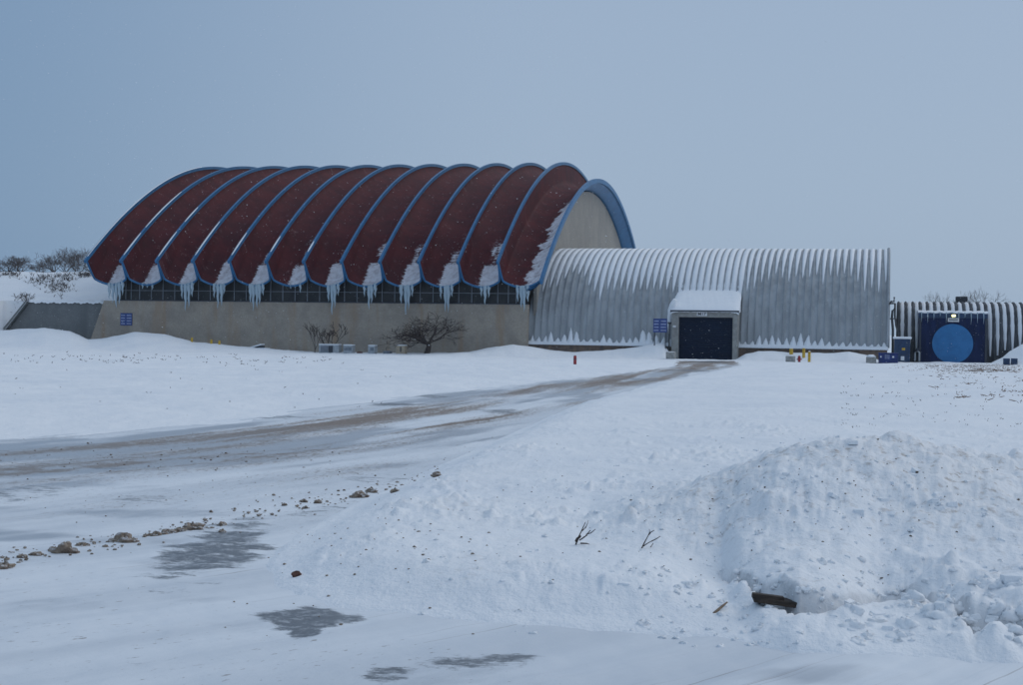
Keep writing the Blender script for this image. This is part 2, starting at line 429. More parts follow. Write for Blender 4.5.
def ground_full(x, y, detail=True):
    x = np.asarray(x, float); y = np.asarray(y, float)
    e = poly_sd(x, y, ROAD)
    al, cr = center_coords(x, y)
    z = base_z(x, y)
    r = np.hypot(x, y)
    right = (x > np.interp(y, CENTER[::-1, 1], CENTER[::-1, 0])) & (y > 0)
    ee = e + .16 * fbm(x * 1.3, y * 1.3, 3, 5) * np.clip(r / 20, .5, 2.0)
    farf = (1 - .9 * ss(55, 115, y)) * (1 - .65 * (1 - ss(10.5, 12.5, y)) * ss(.08, .15, x / np.maximum(y, 1)))
    bank = np.where(right, .19 * ss(-.05, 1.1, ee), .14 * ss(0, 3.0, ee)) * farf + np.where(right & (y > 14), .12 * ss(1, 5, ee), 0) * farf
    bank += .07 * np.exp(-((ee - .45) / .4) ** 2) * right * (y < 40)
    hp = heap(x, y)
    clump = np.abs(fbm(x * 2.3, y * 2.3, 4, 11)) * 1.0
    soft = fbm(x * .35, y * .35, 3, 3)
    out = ss(-.1, .8, e)
    hm = np.clip(hp / .5, 0, 1)
    z = z + bank * (1 - hm) + out * soft * .06 * np.clip(r / 25, .4, 2.2)
    hm = np.clip(hp / .5, 0, 1)
    near = 1 - ss(14, 40, r)
    if detail:
        rough_r = (right & (y < 30)) * near
        z = z + out * rough_r * (.25 + 1.1 * ss(-.15, .45, fbm(x * .7, y * .55, 3, 19))) * (clump * .05 + np.abs(fbm(x * 6, y * 6, 4, 15)) * .035 + np.maximum(0, fbm(x * 4.5, y * 4.5, 2, 17) - .25) * .12)
        z = z + hm * (clump * .10 + np.abs(fbm(x * 4.5 + y * 1.5, y * 4 - x * 1.2, 4, 21)) * .05 + fbm(x * 17, y * 17, 3, 25) * .018)
        z = z + out * fbm(x * 2, y * 1.1, 3, 41) * .02 * (1 - hm)
        trk = np.exp(-((y - (20 + 2 * np.sin(x * .2))) / 3) ** 2)
        z = z + out * (~right) * fbm(x * .9, y * .5, 4, 51) * .035
        dn = np.maximum(0, fbm(x * .16, y * .5, 4, 61)) * .13 * out * ss(45, 90, y) * (1 - ss(118, 128, y))
        z = z + dn
    z = z + hp
    # overhanging foot of the heap: a dark slot with a clumpy lip in front
    a_ = x / np.maximum(y, 1)
    sd_ = y - np.interp(a_, TA, TY) + .07 * fbm(x * 4, y * 4, 3, 73)
    lx = ss(TA[1] - .004, TA[2], a_) * (np.interp(a_, [TA[1], TA[4], TA[6], TA[7], TA[9]], [1, 1, .45, .8, 1])) * (y > 5) * (y < 14)
    z = z + lx * (sd_ > 0) * (.075 + .06 * fbm(x * 2.2, y * 2.2, 3, 79) + .045 * np.exp(-((a_ - .185) / .03) ** 2)) * ss(.02, .12, sd_) * (1 - ss(.3, 1.6, sd_))
    z = z + lx * (sd_ <= 0) * .045 * ss(.02, .10, -sd_) * (1 - ss(.12, .8, -sd_)) * (1 + 2.2 * np.abs(fbm(x * 3, y * 3, 3, 71)))
    z = z - lx * .11 * (1 - ss(.02, .09, np.abs(sd_)))
    # chunky foot at the right
    ft = ss(TA[5], TA[8], a_) * (y > 6.5) * (1 - ss(.3, .9, np.abs(sd_ - .2)))
    z = z + ft * (np.abs(fbm(x * 3.4, y * 3.4, 4, 77)) * .15 - .02)
    slot_shade = lx * np.where(sd_ > 0, (1 - ss(.02, .22, sd_)) * (.5 + .5 * fbm(x * 5, y * 5, 3, 87)), (1 - ss(0.0, .05, -sd_)) * .6)  # shade under the heap's lip, painted as darker snow along the slot
    zr = plane_z(y) + np.where(y > 100, base_z(x, y) - plane_z(y), 0)
    zs = np.where(e < 0, zr - .09 + (z - zr + .09) * ss(-.35, -.0, e), z)
    return zs, e, al, cr, hm, slot_shade, right
def gz(x, y):
    r = ground_full(np.array([x]), np.array([y])); z = float(r[0][0]); 
    if r[1][0] < .05: z = max(z, float(plane_z(np.array(y))))
    return z
def ground(px, py):
    d = ray(px, py); lo = 3.0
    Y = lo
    prev = None
    Ys = np.concatenate([np.arange(4, 40, .04), np.arange(40, 200, .25)])
    zz = ground_full(Ys * d.x / d.y, Ys)[0]
    zz = np.maximum(zz, np.where(poly_sd(Ys * d.x / d.y, Ys, ROAD) < 0, plane_z(Ys), -9))
    hit = np.nonzero(CAMZ + d.z / d.y * Ys <= zz)[0]
    Y = Ys[hit[0]] if len(hit) else 140.0
    return Vector((Y * d.x / d.y, Y, CAMZ + d.z / d.y * Y))

rad = [1.2]
while rad[-1] < 265: rad.append(rad[-1] * (1.0068 if rad[-1] > 5 else 1.03))
rad += [300, 360, 450, 600, 900, 1500, 3000, 6000]
rad = np.array(rad)
ang = np.concatenate([np.radians(np.linspace(-23, 25, 880)), np.radians(np.linspace(25, 337, 62))[1:-1]])
nr, na = len(rad), len(ang)
RR, AA = np.meshgrid(rad, ang, indexing='ij')
GX = (RR * np.sin(AA)).ravel(); GY = (RR * np.cos(AA)).ravel()
zs, e_, al_, cr_, hm_, slot_shade_, right_ = ground_full(GX, GY)
V = np.stack([GX, GY, zs], 1)
V = np.vstack([V, [[0, 0, .8]]])
i, j = np.meshgrid(np.arange(nr - 1), np.arange(na), indexing='ij')
j2 = (j + 1) % na
FQ = np.stack([i * na + j, (i + 1) * na + j, (i + 1) * na + j2, i * na + j2], -1).reshape(-1, 4)
dirt = np.clip(hm_ * (.55 + .9 * fbm(GX * 1.1, GY * 1.1, 3, 81)), 0, 1) + .55 * right_ * (1 - ss(10, 26, GY)) * np.maximum(0, fbm(GX * .8, GY * .8, 3, 83)) * ss(0, .5, e_)
dirt += 1.6 * ss(60, 110, GY) * (1 - ss(150, 160, GY)) * np.maximum(0, fbm(GX * .12, GY * .4, 4, 85) - .05) * (GX > 22)
dirt += 1.3 * ss(70, 95, GY) * (1 - ss(118, 124, GY)) * np.maximum(0, fbm(GX * .2, GY * .8, 4, 87) - .1) * (GX < -8)
dirt = np.append(np.clip(dirt, 0, 1), 0); slot_shade = np.append(np.clip(slot_shade_, 0, 1), 0)
go = np_mesh('snow_ground', V, FQ, M['snow'], {'dirt': dirt, 'slot_shade': slot_shade}, kind='structure')

# road sheet, only where the road runs
keep_v = (e_ < .5) & (GY > -8) & (GY < 141)
fm = keep_v[FQ].all(1)
FR = FQ[fm]
used, inv = np.unique(FR.ravel(), return_inverse=True)
FRr = inv.reshape(-1, 4)
x, y = GX[used], GY[used]
al, cr, e = al_[used], cr_[used], e_[used]
rz_ = plane_z(y) + .026 * fbm(al * .2, cr * 2.2, 4, 91) + .012 * fbm(x * 2.5, y * 2.5, 3, 93) * (1 - ss(20, 50, y)) - .05 * ss(.1, .5, e)
flow = fbm(al * .07, cr * .9, 4, 101)
ondrive = ss(12, 20, y)
ice = np.clip(.50 + 1.2 * flow + .25 * fbm(x * .3, y * .5, 3, 103), 0, 1) * ondrive + (1 - ondrive) * np.clip(.20 + .8 * fbm(x * .5, y * 1.1, 4, 105), 0, .6)
ice *= .55 + .45 * ss(0, .8, -e)
wheel = np.exp(-((cr - 1.5) / .5) ** 2) + np.exp(-((cr + .7) / .6) ** 2)
grit = np.clip(.29 + .38 * wheel + .9 * fbm(al * .06, cr * 1.1, 4, 111), 0, 1) * ondrive * (.35 + .65 * ss(0, 1.0, -e)) + (1 - ondrive) * .30 * np.clip(fbm(x * .7, y * 1.4, 3, 113) + .3, 0, 1)
grit += .35 * ss(90, 125, y) * ondrive + .22 * ss(40, 70, y)
sp_ = np.array([gnd0(*p) for p in ((-60, 474), (60, 470), (170, 462), (330, 448))])
grit += .55 * np.exp(-((y - np.interp(x, sp_[:, 0], sp_[:, 1])) / .9) ** 2) * (x < sp_[-1, 0]) * (.4 + fbm(x * 1.3, y * 2, 3, 115))
cl_ = np.array([gnd0(*p) for p in ((-200, 590), (-80, 574), (0, 562), (60, 550), (125, 541), (190, 529), (260, 514), (330, 500))])
slush = ss(-.25, .35, y - np.interp(x, cl_[:, 0], cl_[:, 1]) + .3 * fbm(x * .8, y * .8, 3, 117)) * (e < 0)
mot = fbm(al * .25, cr * 1.2, 4, 119)
ice = np.clip(ice + slush * (.12 + .45 * mot), 0, 1)
grit = grit + slush * np.clip(.02 + .6 * fbm(al * .12, cr * 1.3, 4, 123), 0, .4)
tar = np.zeros_like(x)
def patch(px, py, wx, wy, k=1.0, rot=0):
    global tar
    c = gnd0(px, py)
    l = gnd0(px - wx, py); u_ = gnd0(px, py - wy)
    rx = abs(l[0] - c[0]); ry = abs(u_[1] - c[1])
    dx = x - c[0]; dy = y - c[1]
    q = np.hypot(dx / rx, dy / ry)
    tar = np.maximum(tar, k * (1 - ss(.35, 1.25, q + .5 * fbm(x * 1.5, y * 2.5, 3, 121))))
patch(312, 618, 48, 14, 1.25); patch(345, 619, 42, 7, 1.0); patch(306, 632, 20, 9, 1.0); patch(215, 553, 62, 30, .85); patch(240, 530, 50, 18, .6); patch(480, 664, 74, 9, .8); patch(510, 658, 40, 5, .85); patch(385, 676, 36, 8, .8)
patch(235, 540, 40, 16, .55); patch(330, 512, 60, 12, .42); patch(395, 405, 34, 2.2, .8); patch(430, 397, 30, 1.6, .7); patch(280, 418, 60, 2.2, .55)
patch(20, 492, 60, 10, .5); patch(500, 412, 30, 3, .7); patch(640, 380, 40, 2, .6); patch(705, 362, 26, 1.2, .9); patch(690, 371, 28, 1.5, .7); patch(120, 470, 50, 3, .5)
patch(150, 500, 90, 6, .35); patch(380, 480, 50, 8, .42)
ro = np_mesh('road', np.stack([x, y, rz_], 1), FRr, M['road'], {'ice': ice, 'grit': np.clip(grit, 0, 1), 'tar': tar}, uv=np.stack([al, cr], 1), kind='structure')

# ------------------------------------------------------------------ the shell-roofed hall
WT = 136.0
S0 = on_w(86.3, 262, WT)[0]
PITCHL = (on_w(498.5, 262, WT)[0] - S0) / 11
SK = [S0 + PITCHL * k for k in range(12)]
SE = on_w(541, 279, WT)[0]
WALLW = 138.6
def arch(D, ap=34.0, top=21.3, k=.0108):
    m_ = 2 * k * (ap - D); n = math.hypot(1, m_)
    return (D, top - k * (D - ap) ** 2), (-m_ / n, 1 / n)
def ring(D): return arch(D, 31.6, 19.2, .0121)
hall = thing('shell_roof_hall', 'long tan concrete hall under a red scalloped shell roof with blue ribs', 'hall', W(-53, WALLW, 0))
def wallf(t):
    return 1 - (1 - min(1.0, max(0.0, t) / .055)) ** 2.2
def depth(t, D=0.0):                    # steep fins at the eave, shallow trough between them
    fin = .55 + 1.5 * float(1 - ss(.0, 6.5, D)) 
    return fin * wallf(t) * wallf(1 - t) + (.80 + .05 * float(1 - ss(0, 6, D))) * (1 - (2 * t - 1) ** 2)
DV = np.concatenate([np.linspace(0, 8, 33), np.linspace(8.5, 60, 84), np.linspace(61, 68, 10)])
TT = np.concatenate([[0, .004, .012, .022, .035, .05], np.linspace(.07, .93, 24), [.95, .965, .978, .988, .996, 1]])
def shell_pt(k, D, t, off=0):
    if k < 11:
        (a, z), n = arch(D); d = depth(t, D) + off
        return W(SK[k] + t * PITCHL, WT + a - n[0] * d, z - n[1] * d)
    f = D / 68.0
    (a, z), n = arch(D); (a2, z2), n2 = ring(f * 63.2)
    d = .80 * (1 - (2 * t - 1) ** 2) + off
    w_ = 2.05 * wallf(t) * (1 - t)
    aa = a * (1 - t) + a2 * t - n[0] * w_; zz = z * (1 - t) + z2 * t - n[1] * w_
    if t > .0:
        # ring side already lies at trough level: ease the straight run from the fin foot
        e1 = wallf(t); fa, fz = a - n[0] * 2.05, z - n[1] * 2.05
        aa = (a * (1 - e1) + fa * e1) * (1 - t) + a2 * t; zz = (z * (1 - e1) + fz * e1) * (1 - t) + z2 * t
    return W(SK[11] + t * (SE - SK[11]), WT + aa - n[0] * d, zz - n[1] * d)
arcl = np.cumsum(np.concatenate([[0], [math.hypot(DV[i + 1] - DV[i], arch(DV[i + 1])[0][1] - arch(DV[i])[0][1]) for i in range(len(DV) - 1)]]))
for k in range(12):
    nT, nD = len(TT), len(DV)
    P = np.array([[tuple(shell_pt(k, D, t)) for t in TT] for D in DV]).reshape(-1, 3)
    P2 = np.array([[tuple(shell_pt(k, D, t, .14)) for t in TT] for D in DV]).reshape(-1, 3)
    Vv = np.vstack([P, P2]) - np.array(hall.location)
    ii, jj = np.meshgrid(np.arange(nD - 1), np.arange(nT - 1), indexing='ij')
    q = np.stack([ii * nT + jj, ii * nT + jj + 1, (ii + 1) * nT + jj + 1, (ii + 1) * nT + jj], -1).reshape(-1, 4)
    o2 = nD * nT
    jj = np.arange(nT - 1)
    fr_ = np.stack([jj, o2 + jj, o2 + jj + 1, jj + 1], -1)
    Fq = np.vstack([q, q[:, ::-1] + o2, fr_])
    Tg, Ag = np.meshgrid(TT, arcl); Tg = Tg.ravel(); Ag = Ag.ravel()
    rk = random.Random(k + 3)
    nz = fbm(Tg * 3 + k * 7, Ag * .45, 4, 7)
    if k < 11:
        h1 = rk.uniform(3.4, 4.3); h2 = rk.uniform(6.2, 8.4)
        band = ss(.30, .46, Tg) * (1 - ss(.955, .99, Tg) * .6)
        s_ = band * (1 - ss(h1 - 1.2, h1, Ag)) * .95
        s_ = np.maximum(s_, ss(.36, .62, Tg) * (1 - ss(h2 - 3.0, h2, Ag)) * (.50 + 1.0 * nz + rk.uniform(-.1, .12)))
        s_ = np.maximum(s_, ss(.15, .4, Tg) * (1 - ss(1.5, 4.5, Ag)) * (.28 + .5 * nz))
        s_ = np.maximum(s_, .42 * np.clip(nz * 2, 0, 1) * ss(.2, .6, Tg) * (1 - ss(5, 11, Ag)))
    else:
        h1 = 22.0
        edge = .50 + .38 * np.clip(Ag / h1, 0, 1) ** 1.1
        nz2 = fbm(Tg * 1.2 + 3, Ag * 1.5, 4, 9)
        s_ = ss(edge - .10, edge + .08, Tg + .12 * nz + .30 * nz2) * (1 - ss(h1 - 7, h1 + 1, Ag)) * (.80 + .5 * nz2)
        s_ = np.maximum(s_, .35 * np.clip(nz * 2, 0, 1) * (1 - ss(4, 16, Ag)) * ss(.2, .5, Tg))
    att = np.concatenate([s_, np.zeros_like(s_)])
    uvv = np.stack([Tg * 3.8 + k * 13.7, Ag], 1); uvv = np.vstack([uvv, uvv])
    o = np_mesh('roof_channel', Vv, Fq, M['roof'], {'snow': att}, uv=uvv)
    o.parent = hall
    mb = MB(); mb.tube([shell_pt(k, 0, t, .07) + Vector((0, -.02, 0)) for t in TT], .105, 5)
    mb.build('eave_trim', M['blue'], hall)
def beam(curve, s0, s1, o1, o2, Ds, name, mat):
    mb = MB(); rows = []
    for D in Ds:
        (a, z), n = curve(D)
        rows.append([W(s0, WT + a + n[0] * o1, z + n[1] * o1), W(s1, WT + a + n[0] * o1, z + n[1] * o1), W(s1, WT + a + n[0] * o2, z + n[1] * o2), W(s0, WT + a + n[0] * o2, z + n[1] * o2), W(s0, WT + a + n[0] * o1, z + n[1] * o1)])
    mb.grid(rows); mb.face(rows[0][:4]); mb.face(rows[-1][:4])
    return mb.build(name, mat, hall)
Dr = np.linspace(-.25, 68, 70)
for k in range(12):
    beam(arch, SK[k] - .11, SK[k] + .11, .14, -.17, Dr, 'roof_rib', M['blue'])
beam(ring, SE - .05, SE + .20, .14, -.34, np.linspace(-.2, 63.4, 70), 'end_ring', M['blue'])
mb = MB(); rows = []
for D in np.linspace(-.1, 62.8, 70):
    (a, z), n = ring(D)
    rows.append([W(s, WT + a + n[0] * o_, z + n[1] * o_) for s, o_ in ((SE - .06, -.34), (SE - .45, -.66), (SE - .9, -.95), (SE - 1.45, -1.12), (SE - 1.45, -1.24), (SE - .9, -1.07), (SE - .45, -.78), (SE - .06, -.36))])
mb.grid(rows); mb.build('end_soffit', M['blue'], hall, True)
# thin snow lying along the left ribs
mb = MB()
for k, a, b2 in ((0, .3, 26), (1, .5, 4), (1, 5, 13), (2, .3, 4.2), (2, 6, 9), (3, .5, 6), (4, .5, 4), (5, 1, 3.4), (6, 1, 2.6)):
    rows = []
    Ds = np.linspace(a, b2, 20)
    for i, D in enumerate(Ds):
        (aa, z), n = arch(D); wd = .09 * math.sin(math.pi * (i + .5) / 20) ** .4
        s = SK[k] + .02
        rows.append([W(s - wd, WT + aa + n[0] * .17, z + n[1] * .17), W(s, WT + aa + n[0] * .22, z + n[1] * .22), W(s + wd, WT + aa + n[0] * .17, z + n[1] * .17)])
    mb.grid(rows)
tag(mb.build('rib_snow', M['roof_snow'], hall, True), kind='stuff')
# walls
sl_t, _ = on_w(104, 303, WALLW); sl_b, _ = on_w(88, 345, WALLW); sr = on_w(528, 335, WALLW)[0]
mb = MB()
mb.hexa([W(sl_b - .4, WALLW, -1), W(sr, WALLW, -1), W(sr, WALLW + .6, -1), W(sl_b - .4, WALLW + .6, -1), W(sl_t, WALLW, 4.85), W(sr, WALLW, 4.85), W(sr, WALLW + .6, 4.85), W(sl_t, WALLW + .6, 4.85)])
mb.build('front_wall', M['concrete'], hall)
mb = MB(); mb.boxw(sl_t + 1.3, sr, WALLW - .06, WALLW + .1, 4.852, 4.94); mb.build('sill', M['post'], hall)
# end walls closing the shell
def gable(s, th, off, curve, Dmax, name, mat):
    mb = MB(); pts = []
    for D in np.linspace(3.2, Dmax, 50):
        (a, z), n = curve(D); pts.append((WT + a + n[0] * off, z + n[1] * off))
    for (w1, z1), (w2, z2) in zip(pts[:-1], pts[1:]):
        mb.hexa([W(s, w1, -.5), W(s + th, w1, -.5), W(s + th, w2, -.5), W(s, w2, -.5), W(s, w1, z1), W(s + th, w1, z1), W(s + th, w2, z2), W(s, w2, z2)])
    return mb.build(name, mat, hall)
gable(SE - 1.50, .3, -1.26, ring, 60, 'gable_wall', M['gable'])
gable(S0 + .5, .3, -3.4, arch, 65, 'end_wall', M['concrete'])
mb = MB(); mb.boxw(S0, SE - 2, WT + 64, WT + 64.5, -.5, 8.5); mb.build('back_wall', M['concrete'], hall)
# windows between wall head and shell
def trough_z(k, t, w):
    best = None
    for D in np.linspace(0, 12, 240):
        p = shell_pt(k, D, t, .2)
        ww = p.x * ST + p.y * CT
        if ww >= w: return p.z
    return 8.0
for k in range(12):
    s0 = SK[k] if k else sl_t + 1.5
    s1 = SK[k + 1] if k < 11 else sr
    mb = MB(); n = 16
    sw = SE - SK[11] if k == 11 else PITCHL
    tops = []
    for i in range(n + 1):
        s = s0 + (s1 - s0) * i / n
        t = min(.985, max(.015, (s - SK[k]) / sw))
        tops.append((s, trough_z(k, t, WALLW + .1)))
    for (a, za), (b2, zb) in zip(tops[:-1], tops[1:]):
        mb.hexa([W(a, WALLW + .10, 4.86), W(b2, WALLW + .10, 4.86), W(b2, WALLW + .22, 4.86), W(a, WALLW + .22, 4.86), W(a, WALLW + .10, za), W(b2, WALLW + .10, zb), W(b2, WALLW + .22, zb), W(a, WALLW + .22, za)])
    win = mb.build('clerestory_window', M['glass'], hall)
    fm_ = MB()
    for q in range(3):
        s = s0 + (s1 - s0) * (q + .5) / 3
        zt = np.interp(s, [p[0] for p in tops], [p[1] for p in tops])
        fm_.boxw(s - .035, s + .035, WALLW + .02, WALLW + .095, 4.98, zt - .02)
    fm_.boxw(s0, s1, WALLW + .03, WALLW + .09, 5.86, 5.92)
    fm_.build('window_frame', M['mullion'], win)

# icicles at the foot of each channel
SPEC = [  # (px centre, bottoms of icicles as (dx, y))
    ([(-7, 300), (-3, 304), (1, 309), (5, 305), (9, 296)], 'icicle cluster at the far left corner of the roof, beside the grey wing wall'),
    ([(-6, 290), (-1, 289), (5, 291)], 'short icy lip under the second roof channel from the left'),
    ([(-5, 300), (-1, 312), (3, 309), (7, 298)], 'icicle cluster under the third roof channel from the left'),
    ([(-6, 299), (-2, 310), (2, 307), (5, 295)], 'icicle cluster under the fourth roof channel from the left'),
    ([(-6, 304), (-3, 312), (1, 309), (4, 306), (8, 297)], 'broad icicle cluster under the fifth roof channel from the left'),
    ([(-4, 290), (1, 289), (7, 294)], 'short icy lip under the sixth roof channel from the left'),
    ([(-4, 303), (0, 316), (3, 309), (7, 297)], 'pointed icicle cluster under the seventh roof channel, left of the wide bare tree'),
    ([(-4, 298), (1, 311), (4, 305), (8, 299)], 'thin forked icicle cluster under the eighth roof channel from the left'),
    ([(-5, 305), (0, 316), (3, 311), (7, 298)], 'icicle cluster hanging just above the wide bare tree crown'),
    ([(-5, 300), (0, 313), (3, 314), (7, 298)], 'icicle cluster under the third roof channel from the right'),
    ([(-4, 298), (0, 306), (4, 299)], 'small icicle cluster under the second roof channel from the right'),
    ([(-4, 303), (0, 309), (3, 313), (7, 303)], 'icicle cluster at the right end of the eave beside the grey ribbed shed')]
for k, (ic, lab) in enumerate(SPEC):
    t0 = (.56 if k < 11 else .5) + random.Random(k).uniform(-.05, .05)
    c0 = shell_pt(k, 0, t0, .1)
    th_ = thing('icicle_cluster', lab, 'icicles', c0, 'icicle clusters along the eave')
    Y = c0.y
    for (dx, yb) in ic:
        s_px = dx * Y / F
        t = min(.9, max(.1, t0 + s_px / 3.9))
        top = shell_pt(k, 0.05, t, .02); 
        cpx = 512 + F * top.x / top.y
        zb = at(cpx, yb, Y).z
        L = max(.25, top.z - zb)
        mb = MB(); rr = random.Random(k * 31 + dx)
        pts = []; rd = []
        r0 = .09 + .07 * min(1.8, L) + rr.uniform(0, .04)
        for q in range(9):
            u_ = q / 8
            pts.append(top + Vector((.03 * math.sin(q * 1.7 + dx), .02 * math.cos(q * 1.3), .06 - L * u_)))
            rd.append(max(.012, r0 * (1 - u_) ** .75 * (1 + .18 * math.sin(q * 2.1 + dx))))
        mb.tube(pts, rd, 8)
        mb.build('icicle', M['ice'], th_, True)

# ------------------------------------------------------------------ ribbed vaults
def ribbed(parent, s0, s1, w0, A, zb, H, e, nrib, amp, mat, rows=56, name='ribbed_roof', ribfrac=.25):
    pitch = (s1 - s0) / nrib
    def pt(ph, off):
        c, s = math.cos(ph), math.sin(ph)
        X = math.copysign(abs(c) ** (2 / e), c); Z = abs(s) ** (2 / e)
        # normal by difference
        d = 1e-3
        c2, s2 = math.cos(ph + d), math.sin(ph + d)
        X2 = math.copysign(abs(c2) ** (2 / e), c2); Z2 = abs(s2) ** (2 / e)
        tx, tz = -(X2 - X) * A, (Z2 - Z) * H; L = math.hypot(tx, tz) or 1
        nx, nz = -tz / L, tx / L
        return (w0 + A - A * X + nx * off, zb + H * Z + nz * off)
    fr = [(0, 0), (.06, .6), (.5 * ribfrac, 1), (ribfrac - .06, .6), (ribfrac, 0), (.68, -.12)]
    cols = []
    for k in range(nrib):
        for f, h in fr: cols.append((s0 + (k + f) * pitch, h * amp))
    cols.append((s1, 0)); 
    phs = np.concatenate([np.linspace(0.002, .35, 10), np.linspace(.38, math.pi - .38, rows), np.linspace(math.pi - .35, math.pi - .002, 6)])
    mb = MB()
    Pn = []
    for ph in phs:
        base, up = pt(ph, 0), pt(ph, 1)
        n = (up[0] - base[0], up[1] - base[1])
        Pn.append([W(s, base[0] + n[0] * h, base[1] + n[1] * h) for s, h in cols])
    mb.grid(Pn)
    o = mb.build(name, mat, parent, True)
    return o, pt, pitch
shed = thing('ribbed_metal_shed', 'grey ribbed metal barrel shed streaked with snow, a dark dock door in its side', 'shed', W(-15, 139.5, 0))
SS0 = on_w(528.3, 335, 139.5)[0]; SS1 = on_w(888.8, 335, 139.5)[0]; NR = 53
roofo, spt, SP = ribbed(shed, SS0, SS1, 139.5, 12.4, 1.2, 9.5, 2.1, NR, .13, M['metal'])
def end_cap(parent, pt, s, zb, mat, name):
    mb = MB(); ph = np.linspace(.01, math.pi - .01, 40)
    P = [pt(p, -.05) for p in ph]
    mb.face([W(s, P[0][0], 0)] + [W(s, a, z) for a, z in P] + [W(s, P[-1][0], 0)])
    mb.face([W(s - .15, P[0][0], 0)] + [W(s - .15, a, z) for a, z in P] + [W(s - .15, P[-1][0], 0)])
    return mb.build(name, mat, parent)
end_cap(shed, spt, SS1 - .03, 0, M['metal'], 'end_wall')
mb = MB(); mb.tube([W(SS1 + .02, *spt(p, .12)) for p in np.linspace(.01, math.pi - .01, 60)], .14, 6); mb.build('end_trim', M['metal'], shed, True)
mb = MB(); mb.boxw(SS0 + .02, SS1 - .05, 139.5, 140.2, -.8, 1.12); mb.build('foundation', M['found'], shed)
mb = MB(); mb.boxw(SS0, SS1, 139.05, 139.6, 1.12, 1.19); mb.build('ledge', M['metal'], shed)
# snow in the grooves: px -> y of tongue end (front side)
TE = [(528, 300), (536, 304), (540, 292), (548, 288), (556, 282), (562, 274), (575, 272), (581, 278), (588, 288), (594, 291), (598, 300), (603, 291), (612, 290), (625, 293), (640, 291), (655, 292), (668, 290), (676, 297), (690, 306),
      (735, 306), (742, 300), (748, 290), (760, 284), (770, 278), (778, 275), (786, 277), (790, 289), (795, 277), (810, 276), (820, 277), (825, 290), (830, 276), (845, 275), (856, 276), (861, 292), (868, 291), (873, 285), (878, 292), (884, 284), (890, 284)]
def ph_for(pt, s, ytarget, zlim=None):
    # walk down from the apex until the surface point projects below ytarget
    ph = math.pi / 2
    while ph > .03:
        w, z = pt(ph, 0)
        p = W(s, w, z); q = CM.inverted() @ p
        if 343 + F * q.y / q.z >= ytarget: break
        ph -= .01
    return ph
def px_of(p):
    q = CM.inverted() @ p
    return 512 - F * q.x / q.z, 343 + F * q.y / q.z
sn = MB(); tooth = MB()
rr = random.Random(5)
SNOWED = []
for k in range(NR):
    sc = SS0 + (k + .625) * SP
    px = px_of(W(sc, 140, 4))[0]
    yt = np.interp(px, [a for a, _ in TE], [b2 for _, b2 in TE]) + rr.uniform(-2.5, 2.5)
    pe = ph_for(spt, sc, yt)
    phs = np.linspace(pe, math.pi * .62, 26)
    wide = .90 if px < 745 else .72
    rows = []
    for i, p in enumerate(phs):
        f = (p - pe) / (1.57 - pe + 1e-6)
        if px > 745: wd = SP * .5 * wide * (min(1, (f / .5)) ** .6)
        else: wd = SP * .5 * wide * min(1, (f / .28)) ** .7
        wd *= (1 + rr.uniform(-.05, .05)); wd = max(wd, .01)
        wd = min(wd, SP * .5 * .90) 
        hh = .03 + .12 * min(1, f / .4)
        rows.append([W(sc - wd, *spt(p, -.012)), W(sc - wd * .75, *spt(p, hh * .88)), W(sc, *spt(p, hh)), W(sc + wd * .75, *spt(p, hh * .88)), W(sc + wd, *spt(p, -.012))])
    sn.grid(rows)
    # tooth on the ledge
    if not (676 < px < 735):
        h = rr.uniform(.55, .95)
        if 560 < px < 580: h = rr.uniform(.9, 1.6)
        if 580 < px < 600: h = rr.uniform(.4, .6)
        if 640 < px < 676: h = rr.uniform(.9, 1.3)
        if 770 < px < 810: h = rr.uniform(.8, 1.2)
        if 850 < px: h = rr.uniform(.45, .7)
        h *= rr.choice([.75, .9, 1, 1, 1.1, 1.25]); sk = rr.uniform(-.12, .16); pw = rr.uniform(.45, .8); wid = rr.uniform(.50, .62)
        rows = []
        for i in range(11):
            f = i / 10
            z = 1.17 + h * f
            w_ = 139.52 - .42 * (1 - f) ** 2
            wd = SP * wid * (1 - f) ** pw * (1 + .12 * rr.uniform(-1, 1)) + .012
            sx_ = sc + sk * f
            rows.append([W(sx_ - wd, w_ + .06, z - .02), W(sx_ - wd * .5, w_ - .06, z), W(sx_, w_ - .10, z + .03), W(sx_ + wd * .5, w_ - .06, z), W(sx_ + wd, w_ + .06, z - .02)])
        rows.insert(0, [p - Vector((0, 0, .05)) for p in rows[0]])
        tooth.grid(rows)
tag(sn.build('roof_snow', M['roof_snow'], shed, True), kind='stuff')
for a0, a1 in ((SS0, pl0_ := on_w(671, 330, 139.5)[0]), (on_w(740, 330, 139.5)[0], SS1)):
    n = int((a1 - a0) / .2); rows = []
    for q in range(n + 1):
        s = a0 + (a1 - a0) * q / n
        hb = .10 + .10 * float(fbm(np.array(s * .6), np.array(3.0), 3, 151)) + .10
        rows.append([W(s, 139.02, 1.15), W(s, 139.02, 1.20 + hb * .4), W(s, 139.14, 1.20 + hb * .9), W(s, 139.4, 1.22 + hb * 1.1), W(s, 139.62, 1.22 + hb)])
    tooth.grid(rows)
tag(tooth.build('ledge_snow', M['roof_snow'], shed, True), kind='stuff')
